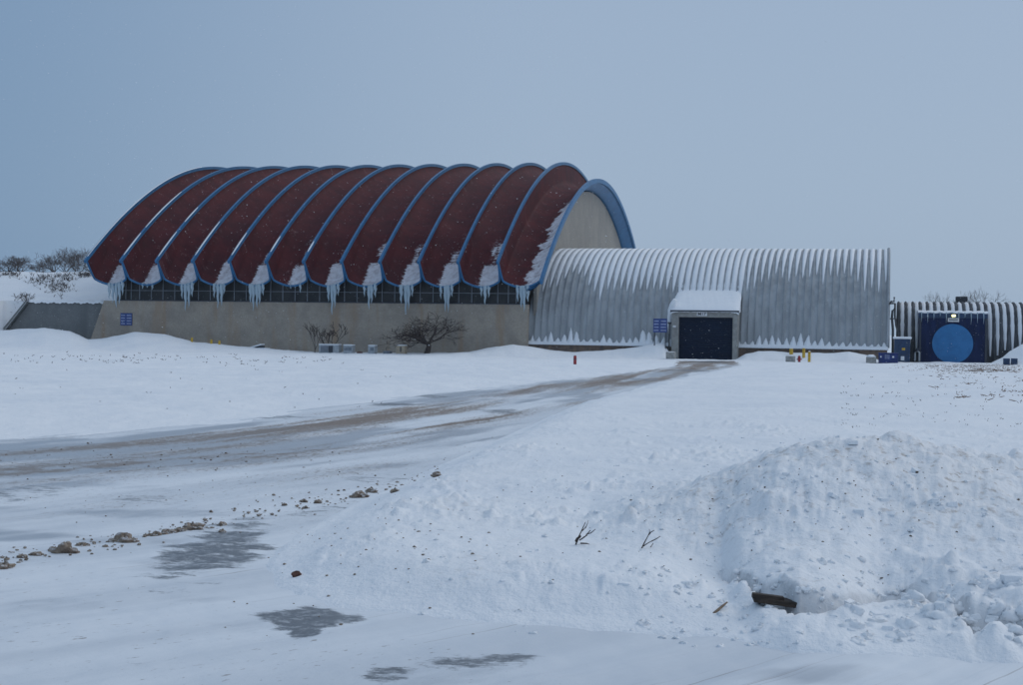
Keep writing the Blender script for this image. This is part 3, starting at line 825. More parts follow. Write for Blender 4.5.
# scattered thin snow caught on the right half of the shed
# dock portal
PW = 137.6
def on(px, py): return on_w(px, py, PW)
pl, zt = on(672.5, 312); pr, _ = on(738.5, 312); dl, dzt = on(679.5, 317.5); dr, _ = on(733.5, 317.5)
portal = MB()
portal.boxw(pl, dl, PW, PW + 5, -.6, zt); portal.boxw(dr, pr, PW, PW + 5, -.6, zt); portal.boxw(dl + .003, dr - .003, PW, PW + 5, dzt, zt - .003)
portal_o = portal.build('dock_portal', M['frame_conc'], shed, bevel=.02)
mb = MB(); mb.boxw(pl - .12, pr + .12, PW - .15, PW + .15, zt + .005, zt + .14); mb.build('coping', M['post'], portal_o)
mb = MB(); n = 22
for i in range(n):
    z0 = -.3 + (dzt + .28) * i / n; z1 = -.3 + (dzt + .28) * (i + 1) / n
    mb.boxw(dl + .005, dr - .005, PW + .35 + .008 * (i % 2), PW + .5, z0, z1 - .004)
door_o = mb.build('roller_door', M['door'], portal_o)
# sloping snow-covered hood above the portal
rows = []
rr = random.Random(21)
wob = [rr.uniform(-1, 1) for _ in range(60)]
for i in range(30):
    f = i / 29
    w_ = PW - .12 + f * 6.0
    row = []
    for j in range(49):
        u_ = j / 48
        z = zt + .14 + .12 * min(1, f * 12) + (w_ - PW) * .50
        if w_ > 139.55:
            ph = min((abs(spt(q, 0)[0] - w_), q) for q in np.linspace(.01, 1.5, 160))[1]
            over = .34 * (1 - f) - .05 + .05 * wob[j % 60] * f
            z = max(z, spt(ph, 0)[1] + over)
        edge = abs(u_ - .5) * 2
        inset = .10 * f + .5 * max(0, f - .45)
        z -= .22 * edge ** 10
        s_ = pl - .12 + inset + (pr - pl + .24 - 2 * inset) * u_
        row.append(W(s_, w_, z + .025 * wob[(j * 3 + i) % 60]))
    rows.append(row)
rows.insert(0, [p - Vector((0, 0, .11)) for p in rows[0]])
mb = MB(); mb.grid(rows)
for side in (0, -1):
    col = [r_[side] for r_ in rows[1:12]]
    mb.grid([col, [Vector((p.x, p.y, zt - .02)) for p in col]])
drift = [on_w(px, py, PW + .5) for px, py in ((676, 300), (673.5, 305), (671.5, 311), (670.3, 318), (669.6, 326), (669.2, 336))]
mb.tube([W(a, PW + .5 + .1 * q, z) for q, (a, z) in enumerate(drift)], [.2, .3, .33, .26, .18, .06], 8)
tag(mb.build('hood_snow', M['roof_snow'], portal_o, True), kind='stuff')
# number plate above the door
n0, nz1 = on(697.8, 312.2); n1, nz0 = on(707.8, 316.6)
mb = MB(); mb.boxw(n0, n1, PW - .05, PW + .02, nz0, nz1); plate = mb.build('number_plate', M['white'], portal_o)
def lettering(txt, s0, s1, w, z0, z1, mat, parent, name='lettering'):
    cu = bpy.data.curves.new('lettering', 'FONT'); cu.body = txt; cu.align_x = 'LEFT'; cu.extrude = .01; cu.offset = .012
    t = bpy.data.objects.new('lettering_tmp', cu); COL.objects.link(t)
    bpy.context.view_layer.update()
    me = bpy.data.meshes.new_from_object(t.evaluated_get(bpy.context.evaluated_depsgraph_get()))
    bpy.data.objects.remove(t)
    vs = np.array([v.co[:] for v in me.vertices]); mn = vs.min(0); mx = vs.max(0)
    mb = MB()
    mb.v = [tuple(W(s0 + (v[0] - mn[0]) / (mx[0] - mn[0]) * (s1 - s0), w - (v[2] - mn[2]) * .8, z0 + (v[1] - mn[1]) / (mx[1] - mn[1]) * (z1 - z0))) for v in vs]
    mb.f = [tuple(p.vertices) for p in me.polygons]
    bpy.data.meshes.remove(me)
    return mb.build(name, mat, parent)
lettering('M17', n0 + .09, n1 - .09, PW - .055, nz0 + .06, nz1 - .06, M['black'], plate)
# downpipe and lamp on the left jamb
q0, z0 = on(669.5, 354); _, z1 = on(669.5, 324)
mb = MB(); mb.tube([W(q0, PW + .1, z0 - .3), W(q0, PW + .1, z1)], .07, 8); mb.box(W(q0 + .02, PW + .05, z1 + .05), (.3, .25, .16)); mb.build('vent_pipe', M['pipe'], portal_o)
q1, z1 = on(675.2, 327)
mb = MB(); mb.box(W(q1, PW - .1, z1), (.28, .2, .2)); mb.build('wall_lamp', M['white'], portal_o, bevel=.03)

# ------------------------------------------------------------------ low vault with the blue gate
low = thing('low_ribbed_vault', 'low dark ribbed vault with a blue gate carrying a bright blue disc', 'vault', W(9, 144, 0))
lowr, lpt, LP = ribbed(low, 1.6, 30, 144.0, 4.5, -.2, 5.75, 3.0, 44, .16, M['metal_dark'], rows=36, ribfrac=.40)
sn = MB()
rr = random.Random(9)
for k in range(44):
    sc = 1.6 + (k + .71) * LP
    px = px_of(W(sc, 144, 2))[0]
    pe = .04 if px > 990 else .06
    phs = np.linspace(pe + rr.uniform(0, .1), math.pi * .6, 22); rows = []
    for i, p in enumerate(phs):
        wd = LP * .5 * .60 * min(1, ((i + .5) / 4)) ** .5 * (1 + rr.uniform(-.14, .14))
        rows.append([W(sc - wd, *lpt(p, -.02)), W(sc, *lpt(p, .13)), W(sc + wd, *lpt(p, -.02))])
    sn.grid(rows)
tag(sn.build('roof_snow', M['roof_snow'], low, True), kind='stuff')
GWW = 142.4
gl, gt = on_w(920, 312.5, GWW); gr, _ = on_w(988.5, 312.5, GWW)
mb = MB(); mb.boxw(gl, gr, GWW + .2, GWW + 4, -.5, gt); gate_face = mb.build('gate_front', M['gate'], low, bevel=.02)
n = 11
mb = MB()
for i in range(n):
    a = gl + (gr - gl) * i / n; b2 = gl + (gr - gl) * (i + 1) / n
    mb.boxw(a + .01, b2 - .01, GWW + .12, GWW + .196, -.3, gt - .55)
mb.build('gate_panel', M['gate'], gate_face)
mb = MB(); mb.boxw(gl - .05, gr + .05, GWW + .02, GWW + .196, gt - .53, gt - .02); mb.build('lintel', M['cab'], gate_face)
cs, cz = on_w(953.6, 344.2, GWW); cs2, _ = on_w(974.2, 344.2, GWW); cr_r = cs2 - cs
mb = MB(); ring_pts = [(cs + cr_r * math.cos(t), cz + cr_r * math.sin(t)) for t in np.linspace(0, 2 * math.pi, 72, endpoint=False)]
mb.face([W(s, GWW + .06, z) for s, z in ring_pts])
P1 = [W(s, GWW + .06, z) for s, z in ring_pts]; P2 = [W(s, GWW + .118, z) for s, z in ring_pts]
mb.grid([P1 + [P1[0]], P2 + [P2[0]]]); mb.build('blue_disc', M['disc'], gate_face)
a, z1 = on_w(948.8, 318.6, GWW); b2, z0 = on_w(960.0, 322.4, GWW)
mb = MB(); mb.boxw(a, b2, GWW - .05, GWW + .01, z0, z1); pt_ = mb.build('number_plate', M['white'], gate_face)
mb = MB()
mb.boxw(a + .10, b2 - .10, GWW - .056, GWW - .051, z0 + .11, z1 - .07); mb.build('plate_panel', M['mullion'], pt_)
ls, lz = on_w(954.6, 316.2, GWW)
mb = MB(); mb.box(W(ls, GWW - .12, lz), (.34, .24, .20)); lamp_o = mb.build('gate_lamp', M['lamp'], gate_face, bevel=.06)
mb = MB(); mb.box(W(ls, GWW - .1, lz + .15), (.5, .3, .06)); mb.build('lamp_hood', M['post'], lamp_o)
mb = MB()
rows = []
for i in range(12):
    f = i / 11
    rows.append([W(gl - .1 + (gr - gl + .2) * j / 40, GWW + .0 + f * 3.6, gt + .02 + .07 * math.sin(min(1, f * 4) * 1.57) + f * .12 + .03 * math.sin(j * 1.1)) for j in range(41)])
rows.insert(0, [p - Vector((0, 0, .10)) for p in rows[0]])
mb.grid(rows); tag(mb.build('hood_snow', M['roof_snow'], gate_face, True), kind='stuff')
mb = MB()
for i in range(11):
    s = gl + (gr - gl) * (i + .4) / 11
    L = rr.uniform(.35, 1.2)
    mb.tube([W(s, GWW + .0, gt), W(s + .02, GWW + .0, gt - L * .5), W(s, GWW + .01, gt - L)], [.06, .035, .01], 6)
tag(mb.build('gate_icicles', M['ice'], gate_face, True), kind='stuff')
for px in (921, 987):
    s, _ = on_w(px, 340, GWW)
    mb = MB(); mb.boxw(s - .08, s + .08, GWW - .02, GWW + .1, -.4, gt - .55); mb.build('gate_post', M['post'], gate_face)
# roof unit
us, uz = on_w(962.5, 303, 150); mb = MB()
ux0, _ = on_w(957, 300, 150); ux1, uzt = on_w(968.5, 297, 150)
mb.boxw(ux0, ux1, 150, 151.4, uz - .5, uzt); vent = mb.build('roof_vent', M['post'], low, bevel=.03)
mb = MB()
for i in range(3): mb.boxw(ux0 + .06, ux1 - .06, 149.93, 149.995, uz + .05 + i * .2, uz + .16 + i * .2)
mb.build('louvre', M['pipe'], vent)

# ------------------------------------------------------------------ grey wing wall and snow hill at the left
WW = 139.2
wa, wzt = on_w(29, 304, WW); wb, _ = on_w(104, 304, WW); wc, wz2 = on_w(8, 331, WW)
wing = thing('wing_wall', 'grey concrete wing wall with sloping left end and snowy coping', 'wall', W(wb - 4, WW, 0))
mb = MB()
def prism(mb, poly, w0, w1):
    mb.face([W(s, w0, z) for s, z in poly]); mb.face([W(s, w1, z) for s, z in reversed(poly)])
    for (a, za), (b2, zb) in zip(poly, poly[1:] + poly[:1]):
        mb.face([W(a, w0, za), W(a, w1, za), W(b2, w1, zb), W(b2, w0, zb)])
prism(mb, [(wc, -1), (wb + .8, -1), (wb + .8, wzt), (wa, wzt), (wc, wz2)], WW, WW + .5)
mb.build('wall_panel', M['wing'], wing)
mb = MB(); prism(mb, [(wa - .05, wzt + .003), (wb + .9, wzt + .003), (wb + .9, wzt + .22), (wa - .1, wzt + .22)], WW + .05, WW + .62); mb.build('coping', M['wing'], wing)
mb = MB(); prism(mb, [(wc - .15, wz2 + .003), (wa - .06, wzt + .003), (wa - .12, wzt + .3), (wc - .25, wz2 + .25)], WW - .5, WW + .6); mb.build('sloping_coping', M['wing'], wing)
mb = MB()
rows = [[W(wa + (wb - wa) * j / 60, WW - .12 + .15 * i, wzt + (.08, .30, .36, .38, .3)[i] + .05 * math.sin(j * .7) + (.04 * math.sin(j * 1.9))) for j in range(61)] for i in range(5)]
mb.grid(rows)
rows = [[W(wc + (wa - wc) * j / 20, WW - .62 + .25 * i, wz2 + (wzt - wz2) * j / 20 + (.02, .3, .36, .36, .3)[i]) for j in range(21)] for i in range(5)]
mb.grid(rows)
tag(mb.build('coping_snow', M['roof_snow'], wing, True), kind='stuff')
# hill
hs = np.linspace(-190, -74.5, 150); hw = np.concatenate([np.linspace(112, 139.4, 60), [139.75], np.linspace(140, 210, 110)])
HS, HW = np.meshgrid(hs, hw, indexing='ij'); HSr, HWr = HS.ravel(), HW.ravel()
top = 8.3 + .5 * fbm(HSr * .05, HWr * .05, 3, 131)
zh = 4.75 + (top - 4.75) * ss(0, 1, (HWr - 140) / 19) 
fr_ = 4.75 - 4.9 * ss(0, 1, (139.8 - HWr) / 14)
fmask = 1 - ss(wc - 1.2, wa + .2, HSr)
zf = np.where(HWr < 139.6, fr_ * fmask - (1 - fmask) * 2.5, zh)
zf = np.where(HWr < 139.6, np.where(HSr > wc - .6, -2.5, fr_), zh)
zf = zf + fbm(HSr * .4, HWr * .4, 4, 133) * .16 * (HWr > 140.5)
XY = np.stack([HSr * CT + HWr * ST, -HSr * ST + HWr * CT, zf], 1)
a_, b_ = len(hs), len(hw)
ii, jj = np.meshgrid(np.arange(a_ - 1), np.arange(b_ - 1), indexing='ij')
hq = np.stack([ii * b_ + jj, (ii + 1) * b_ + jj, (ii + 1) * b_ + jj + 1, ii * b_ + jj + 1], -1).reshape(-1, 4)
hd = .55 * np.maximum(0, fbm(HSr * .25, HWr * .25, 4, 135)) 
np_mesh('hill', XY, hq, M['snow'], {'dirt': np.clip(hd, 0, 1), 'slot_shade': hd * 0}, kind='structure')
def hill_z(s, w):
    top = 8.3 + .5 * float(fbm(np.array(s * .05), np.array(w * .05), 3, 131))
    return 4.75 + (top - 4.75) * float(ss(0, 1, (w - 140) / 19))

# ------------------------------------------------------------------ trees
def grow(th, base, height, lean, levels, spread, r0, seed, trunk_frac=.35, nb=(3, 4), up=.35, thick=1.0, flat=1.0, twig_min=.008, limbs=5):
    rr = random.Random(seed); tr = MB(); tw = MB()
    def br(p, d, L, r, lev):
        n = 4 if lev < 2 else 3
        pts = [p]; q = p.copy(); dd = d.copy()
        for i in range(n):
            dd = (dd + Vector((rr.gauss(0, .15), rr.gauss(0, .15), rr.gauss(0, .12) + up * .10))).normalized()
            q = q + dd * L / n; pts.append(q.copy())
        r1 = r * .62
        rad_ = [max(twig_min, r + (r1 - r) * i / n) for i in range(n + 1)]
        (tr if lev < 2 else tw).tube(pts, rad_, 6 if lev < 1 else (5 if lev < 2 else 3), cap=lev < 2)
        if lev >= levels: return
        k = limbs if lev == 0 else rr.randint(*nb)
        a0 = rr.uniform(0, 6.28)
        for i in range(k):
            f = 1.0 if (i == 0 or lev == 0) else rr.uniform(.35, 1.0)
            idx = min(n, max(1, int(round(f * n))))
            az = a0 + 2 * math.pi * i / k + rr.gauss(0, .35)
            t1 = dd.cross(Vector((.3, .2, .9)) if abs(dd.z) < .9 else Vector((1, 0, 0))).normalized(); t2 = dd.cross(t1)
            side = t1 * math.cos(az) + t2 * math.sin(az)
            sp = spread * rr.uniform(.6, 1.25) * (1.0 if lev else 1.15)
            nd = dd * math.cos(sp) + side * math.sin(sp)
            nd = Vector((nd.x, nd.y, nd.z * flat + up * .2)).normalized()
            if lev == 0: Lc = height * (1 - trunk_frac) * .42 * rr.uniform(.85, 1.15)
            else: Lc = L * rr.uniform(.6, .85)
            br(pts[idx].copy(), nd, Lc, r1 * rr.uniform(.7, .95), lev + 1)
    br(Vector(base), (Vector((0, 0, 1)) + Vector(lean)).normalized(), height * trunk_frac, r0 * thick, 0)
    # scale to the wanted height
    zmax = max(max(v[2] for v in tr.v), max(v[2] for v in tw.v))
    k = height / max(.1, zmax - base[2])
    for m_ in (tr, tw):
        m_.v = [(base[0] + (x_ - base[0]) * k, base[1] + (y_ - base[1]) * k, base[2] + (z_ - base[2]) * k) for x_, y_, z_ in m_.v]
    return tr, tw
def squeeze(tr, tw, base, width, height):
    xs = np.array([v[0] for v in tw.v]) - base[0]; ys = np.array([v[1] for v in tw.v]) - base[1]; zz = np.array([v[2] for v in tw.v]) - base[2]
    a, b_ = np.percentile(xs, [2, 98]); kx = width / (b_ - a); cx = (a + b_) / 2; cy = np.median(ys); kz = height / np.percentile(zz, 98.5); zm = np.median(zz)
    for m_ in (tr, tw):
        m_.v = [(base[0] + (x_ - base[0] - cx * min(1.2, max(0, z_ - base[2]) / zm)) * kx, base[1] + (y_ - base[1] - cy * min(1.2, max(0, z_ - base[2]) / zm)) * kx, base[2] + (z_ - base[2]) * kz) for x_, y_, z_ in m_.v]
def tree(name, label, cat, base, height, width, seed, group=None, **kw):
    o = thing(name, label, cat, base, group)
    tr, tw = grow(o, base, height, (random.Random(seed).uniform(-.1, .1), 0, 0), kw.pop('levels', 4), kw.pop('spread', .5), kw.pop('r0', .12), seed, **kw)
    squeeze(tr, tw, base, width, height)
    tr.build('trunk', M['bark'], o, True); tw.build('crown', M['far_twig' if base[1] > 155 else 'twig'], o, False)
    return o
def in_front(px, back):                 # ground point 'back' metres before the hall wall, in direction px
    a = ray(px, 350); a = a.x / a.y
    Y = WALLW / (a * ST + CT) - back
    x_ = a * Y
    return Vector((x_, Y, gz(x_, Y) - .05))
b0 = in_front(427, 4.5)
tree('bare_tree', 'wide spreading bare tree with short trunk in front of the tan wall', 'tree', b0, at(427, 318.5, b0.y).z - b0.z, 6.0, 12, levels=5, spread=.85, r0=.16, trunk_frac=.26, nb=(2, 4), up=.25, flat=.85, twig_min=.011, limbs=7)
b1 = in_front(315, 4.5)
tree('bare_shrub', 'thin bare shrub, left of the two beside the grey box with dark front', 'shrub', b1, at(315, 324, b1.y).z - b1.z, 1.9, 23, group='pair of bare shrubs by the wall', levels=4, spread=.45, r0=.055, trunk_frac=.12, nb=(2, 3), up=.6, twig_min=.022, limbs=4)
b2_ = in_front(332, 4.8)
tree('bare_shrub', 'leaning bare shrub rising behind the long grey box at the wall', 'shrub', b2_, at(333, 325, b2_.y).z - b2_.z, 2.5, 29, group='pair of bare shrubs by the wall', levels=4, spread=.5, r0=.055, trunk_frac=.14, nb=(2, 3), up=.5, twig_min=.022, limbs=4)
# trees on the hill
HT = [(8, 258, 3.6, 'leftmost bare tree on the snowy hill, at the picture edge'), (20, 257, 3.2, 'second bare tree from the left on the snowy hill'),
      (40, 262, 2.6, 'low bare tree on the hill just right of the gap in the trees'), (54, 256, 3.4, 'fourth bare tree from the left on the snowy hill'),
      (66, 252, 3.6, 'tall bare tree in the middle of the hill thicket'), (78, 250, 3.6, 'tall bare tree left of the one touching the roof'), (91, 250, 3.6, 'bare tree on the hill closest to the red roof')]
for i, (px, yt, wd, lab) in enumerate(HT):
    w = 163 + (i % 3) * 3
    s, _ = on_w(px, 270, w); bz = hill_z(s, w); p = W(s, w, bz - .1)
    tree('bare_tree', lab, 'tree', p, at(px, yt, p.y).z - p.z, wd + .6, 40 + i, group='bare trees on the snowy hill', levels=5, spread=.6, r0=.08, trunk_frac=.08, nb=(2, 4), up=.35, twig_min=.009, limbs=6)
# bare trees behind the low vault
for i, (px, yt, wd, lab) in enumerate([(938, 294, 2.0, 'small bare treetop left of the roof vent behind the low vault'), (967, 292, 1.9, 'thin bare treetop directly behind the dark roof vent'), (989, 291, 2.8, 'bushiest bare treetop right of the roof vent behind the low vault')]):
    p0 = at(px, 330, 172); p = Vector((p0.x, p0.y, 1.0))
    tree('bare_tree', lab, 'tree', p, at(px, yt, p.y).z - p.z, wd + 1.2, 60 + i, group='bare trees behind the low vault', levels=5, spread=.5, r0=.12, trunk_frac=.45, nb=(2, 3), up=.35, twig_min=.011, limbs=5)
# brush on the hill slope
mb = MB(); rr = random.Random(77)
for i in range(420):
    c = rr.choice([(50, 284, 14, 8), (60, 289, 10, 6), (38, 280, 12, 4), (85, 276, 8, 2), (10, 276, 10, 2), (24, 300, 8, 5), (16, 312, 6, 7), (8, 322, 5, 4), (66, 279, 10, 4)])
    px = rr.gauss(c[0], c[2] * .6); py = rr.gauss(c[1], c[3] * .6)
    # find the hill point along the sight line
    d = ray(px, py); hit = None
    for w in np.arange(139.9, 165, .4):
        s, z = on_w(px, py, w)
        if s > -76: break
        if z <= hill_z(s, w): hit = W(s, w, z); break
    if hit is None:
        s, z = on_w(px, py, 138.9)
        if s > wc + 1 or z > 5: continue
        hit = W(s, 139.0, z)
    for q in range(3):
        t = hit + Vector((rr.gauss(0, .25), rr.gauss(0, .2), rr.uniform(.15, .5)))
        mb.tube([hit, (hit + t) / 2 + Vector((rr.gauss(0, .06), 0, .05)), t], [.022, .016, .01], 3, cap=False)
tag(mb.build('brush', M['twig']), 'dark dead brush poking through the snow on the left hill slope', 'brush', kind='stuff')

# ------------------------------------------------------------------ signs
def sign_face(parent, s0, s1, z0, z1, w, n=4):
    mb = MB(); mb.boxw(s0, s1, w, w + .06, z0, z1); f = mb.build('sign_panel', M['sign'], parent)
    rr = random.Random(3); h = (z1 - z0) / (n * 2 + 1)
    for i in range(n):
        z = z1 - h * (i * 2 + 2)
        for a, b2 in ((.06, .40), (.55, .94)):
            x_ = a; mb = MB(); mb.boxw(s0 + (s1 - s0) * a, s0 + (s1 - s0) * b2, w - .0025, w - .001, z - .002, z + h * .77)
            while x_ < b2 - .04:
                l = rr.uniform(.05, .14); l = min(l, b2 - x_)
                mb.boxw(s0 + (s1 - s0) * x_, s0 + (s1 - s0) * (x_ + l), w - .012, w - .003, z, z + h * .75); x_ += l + .03
            mb.build('lettering_line', M['letter'], f)
    return f
s0, z1 = on_w(120.5, 313.5, WALLW - .08); s1, z0 = on_w(132, 326, WALLW - .08)
o = thing('wall_sign', 'square blue notice sign fixed to the tan wall at its left end', 'sign', W((s0 + s1) / 2, WALLW - .03, z0))
sign_face(o, s0, s1, z0, z1, WALLW - .08)
sw_ = 135.6
s0, z1 = on_w(654, 319, sw_); s1, z0 = on_w(667.5, 333, sw_)
pc = W((s0 + s1) / 2, sw_, 0)
o = thing('post_sign', 'blue notice sign on two dark posts left of the dock door', 'sign', (pc.x, pc.y, gz(pc.x, pc.y)))
sign_face(o, s0, s1, z0, z1, sw_)
for s in (s0 + .12, s1 - .12):
    mb = MB(); p = W(s, sw_ + .1, 0); mb.tube([(p.x, p.y, gz(p.x, p.y) - .3), (p.x, p.y, z1 - .1)], .05, 6); mb.build('post', M['post'], o)

# ------------------------------------------------------------------ bollards, posts, blocks
def near(px, py):
    return ground(px, py)
def post(name, label, cat, px, yb, yt, Y, r, mat, group=None, cap=True):
    b = at(px, yb, Y); h = at(px, yt, Y).z - b.z
    o = thing(name, label, cat, b, group)
    mb = MB(); mb.tube([b + Vector((0, 0, -.5)), b + Vector((0, 0, h - .05)), b + Vector((0, 0, h))], [r, r, r * .7], 10); mb.build('post', mat, o, False)
    if cap:
        mb = MB(); mb.lump(b + Vector((0, 0, h + .01)), r * .9, (1, 1, .35), .1, 3); mb.build('snow_cap', M['roof_snow'], o, True)
    return o
dB = 131.0
post('bollard', 'short yellow bollard behind the grey block, leftmost of the three beside the shed', 'bollard', 792, 355, 349, 133.5, .17, M['yellow'], 'yellow bollards beside the shed')
post('bollard', 'tallest yellow bollard, in the middle of the three beside the shed', 'bollard', 804.5, 360, 348.6, 131.5, .13, M['yellow'], 'yellow bollards beside the shed')
post('bollard', 'rightmost yellow bollard of the three beside the shed, set lowest in the snow', 'bollard', 810, 363.5, 352, 127.5, .12, M['yellow'], 'yellow bollards beside the shed')
post('bollard', 'yellow bollard top poking out of the drift, leftmost at the tan wall', 'bollard', 192, 345, 338, 143.5, .11, M['yellow'], 'yellow bollards by the tan wall', False)
post('bollard', 'yellow bollard top at the tan wall, middle of the three', 'bollard', 211.5, 345, 340, 143.2, .11, M['yellow'], 'yellow bollards by the tan wall', False)
post('bollard', 'yellow bollard top at the tan wall, rightmost of the three', 'bollard', 219.5, 346, 341, 143, .11, M['yellow'], 'yellow bollards by the tan wall', False)
Yr = 95.0
p = near(575.5, 367); b = at(575.5, 367.5, Yr)
b = Vector((b.x, b.y, gz(b.x, b.y))); ht = at(575.5, 356, Yr).z - b.z
o = thing('marker_post', 'dark red marker post standing alone in the snow left of the road', 'post', b)
mb = MB(); mb.tube([b + Vector((0, 0, -.4)), b + Vector((0, 0, ht * .55))], .10, 10); mb.build('post', M['red'], o)
mb = MB(); mb.tube([b + Vector((0, 0, ht * .56)), b + Vector((0, 0, ht * .62))], .115, 10); mb.build('collar', M['post'], o)
mb = MB(); mb.tube([b + Vector((0, 0, ht * .625)), b + Vector((0, 0, ht * .95)), b + Vector((0, 0, ht))], [.10, .095, .05], 10); mb.build('bonnet', M['red'], o)
b = at(800, 362.8, 126.5); 
o = thing('fire_hydrant', 'small dark red hydrant between the grey block and the yellow bollards', 'hydrant', b)
mb = MB(); mb.tube([b + Vector((0, 0, -.3)), b + Vector((0, 0, .38))], .12, 10); mb.build('barrel', M['red'], o)
mb = MB(); mb.tube([b + Vector((0, 0, .381)), b + Vector((0, 0, .5)), b + Vector((0, 0, .56))], [.14, .11, .04], 10); mb.build('bonnet', M['red'], o)
mb = MB(); mb.tube([b + Vector((-.2, -.02, .25)), b + Vector((.2, -.02, .25))], .055, 8); mb.build('outlet', M['red'], o)
def block(label, px, yt, yb, wpx, Y, snow=.06, group='concrete blocks by the shed'):
    c = at(px, yb, Y); w_ = wpx * Y / F; h = (yb - yt) * Y / F
    o = thing('concrete_block', label, 'block', c, group)
    mb = MB(); mb.box(c + Vector((0, 0, h / 2 - .25)), (w_, w_ * .9, h + .5), -TH); mb.build('block', M['block'], o, bevel=.04)
    mb = MB(); mb.lump(c + Vector((0, 0, h + .0)), w_ * .48, (1, .9, snow), .08, int(px), (8, 14)); mb.build('snow_cap', M['roof_snow'], o, True)
block('grey concrete block standing in snow below the blue post sign', 671.5, 352.5, 360.5, 9, 132.5, .12)
block('square grey concrete block in front of the short yellow bollard', 791.2, 356.5, 364, 9.2, 126.5, .05)
block('low grey concrete block with a domed snow cap left of the blue container', 872, 357.5, 363, 10, 128, .5)

# boxes in front of the wall
def crate(name, label, cat, px, yt, yb, wpx, mat, back=5.0, depth=.8, parts=None, group=None, snow=True):
    c = in_front(px, back); z0 = at(px, yb, c.y).z; h = at(px, yt, c.y).z - z0; w_ = wpx * c.y / F
    o = thing(name, label, cat, Vector((c.x, c.y, z0)), group)
    m0 = Vector((c.x, c.y, z0))
    mb = MB(); mb.box(m0 + Vector((0, 0, h / 2 - .15)), (w_, depth, h + .3), -TH); mb.build('casing', mat, o, bevel=.03)
    if snow:
        mb = MB(); mb.box(m0 + Vector((0, 0, h + .045)), (w_ * 1.02, depth * 1.02, .10), -TH); mb.build('snow_cap', M['roof_snow'], o, bevel=.04)
    for (dx, ww, dz, hh, mt, nm) in parts or []:
        mb = MB(); v = Matrix.Rotation(-TH, 3, 'Z') @ Vector((dx * w_, -depth / 2 - .02, 0))
        mb.box(m0 + v + Vector((0, 0, dz * h)), (ww * w_, .05, hh * h), -TH); mb.build(nm, M[mt], o)
    return o
crate('equipment_box', 'long pale grey equipment box with a dark gap beneath the leaning shrub', 'box', 330.5, 345.5, 353.5, 21, M['crate'], parts=[(.10, .22, .5, .8, 'post', 'dark_gap'), (-.22, .36, .5, .75, 'mullion', 'side_panel')])
crate('equipment_box', 'small grey box right beside the long equipment box', 'box', 349.5, 346, 352.5, 9.5, M['crate'], parts=[(0, .8, .5, .5, 'mullion', 'side_panel')])
crate('equipment_box', 'upright grey box standing alone between two clusters of boxes at the wall', 'box', 373, 346.5, 354.5, 7, M['crate'], parts=[(.1, .5, .6, .4, 'mullion', 'side_panel')])
crate('equipment_box', 'low blue grey lid almost buried in snow left of the tan box', 'box', 388, 351.5, 355, 7, M['mullion'], snow=False)
crate('equipment_box', 'small tan box with a dark strip left of the wide bare tree', 'box', 402, 346.3, 354, 9, M['tanbox'], parts=[(.05, .12, .55, .7, 'post', 'strap')])
crate('equipment_box', 'low pale grey box with two dark panels left of the shrubs', 'box', 264, 349.5, 353, 10, M['crate'], back=5.5, parts=[(-.1, .3, .6, .7, 'sign', 'side_panel'), (.25, .2, .6, .7, 'mullion', 'side_panel')])
c = in_front(256, 5); c.z = at(258, 349, c.y).z
o = thing('scrap_sheet', 'tilted snow covered sheet with a dark hollow sticking out of the drift', 'sheet', c)
mb = MB(); mb.box(c + Vector((0, 0, .2)), (1.5, .9, .12), -TH, -.28); mb.build('sheet', M['roof_snow'], o, bevel=.04)
mb = MB(); mb.box(c + Vector((.35, .05, .02)), (.8, .6, .5), -TH); mb.build('support', M['post'], o)
c = in_front(360, 5); 
o = MB(); o.lump(c + Vector((0, 0, .12)), .22, (1.2, .8, .6), .2, 8); o = o.build('rubble_lump', M['clod2'], None, True, origin=c)
tag(o, 'small dark red lump on the snow between the grey boxes', 'rubble')
# container, cabinet and pipes at the shed's right end
Yc = 127.5
c = at(890.5, 362.5, Yc); wd = 19 * Yc / F; h = 8.5 * Yc / F
o = thing('waste_container', 'low open blue waste container with pale markings beside the shed', 'container', c)
mb = MB(); mb.box(c + Vector((0, .5, h / 2 - .2)), (wd, 1.2, h + .4), -TH); mb.build('body', M['dump'], o, bevel=.03)
mb = MB(); mb.box(c + Vector((0, .5, h + .02)), (wd + .08, 1.3, .07), -TH); mb.build('rim', M['dump'], o, bevel=.02)
for dx, ww, hh in ((-.42, .12, .12), (-.06, .42, .38), (.28, .16, .14)):
    v = Matrix.Rotation(-TH, 3, 'Z') @ Vector((dx * wd * .9, -.62, 0)) + Vector((0, .5, h * .6))
    mb = MB()
    if ww > .3:
        for q in range(3):
            for s in range(3): mb.box(c + v + Vector(((s - 1) * .14, -.03 * (s - 1) * .7, (q - 1) * .13)), (.10, .02, .08), -TH)
    else: mb.box(c + v, (ww, .02, hh), -TH)
    mb.build('marking', M['letter' if ww > .3 else 'white'], o)
Yk = 134.5
c = at(904.5, 362, Yk); wd = 15.5 * Yk / F; h = (362 - 339.5) * Yk / F
o = thing('utility_cabinet', 'tall dark blue utility cabinet with yellow sticker and snow on top', 'cabinet', c)
mb = MB(); mb.box(c + Vector((0, .6, h / 2 - .2)), (wd, 1.1, h + .4), -TH); mb.build('body', M['cab'], o, bevel=.03)
mb = MB(); mb.box(c + Vector((0, .6, h + .1)), (wd + .25, 1.3, .2), -TH); mb.build('snow_cap', M['roof_snow'], o, bevel=.07)
R3 = Matrix.Rotation(-TH, 3, 'Z')
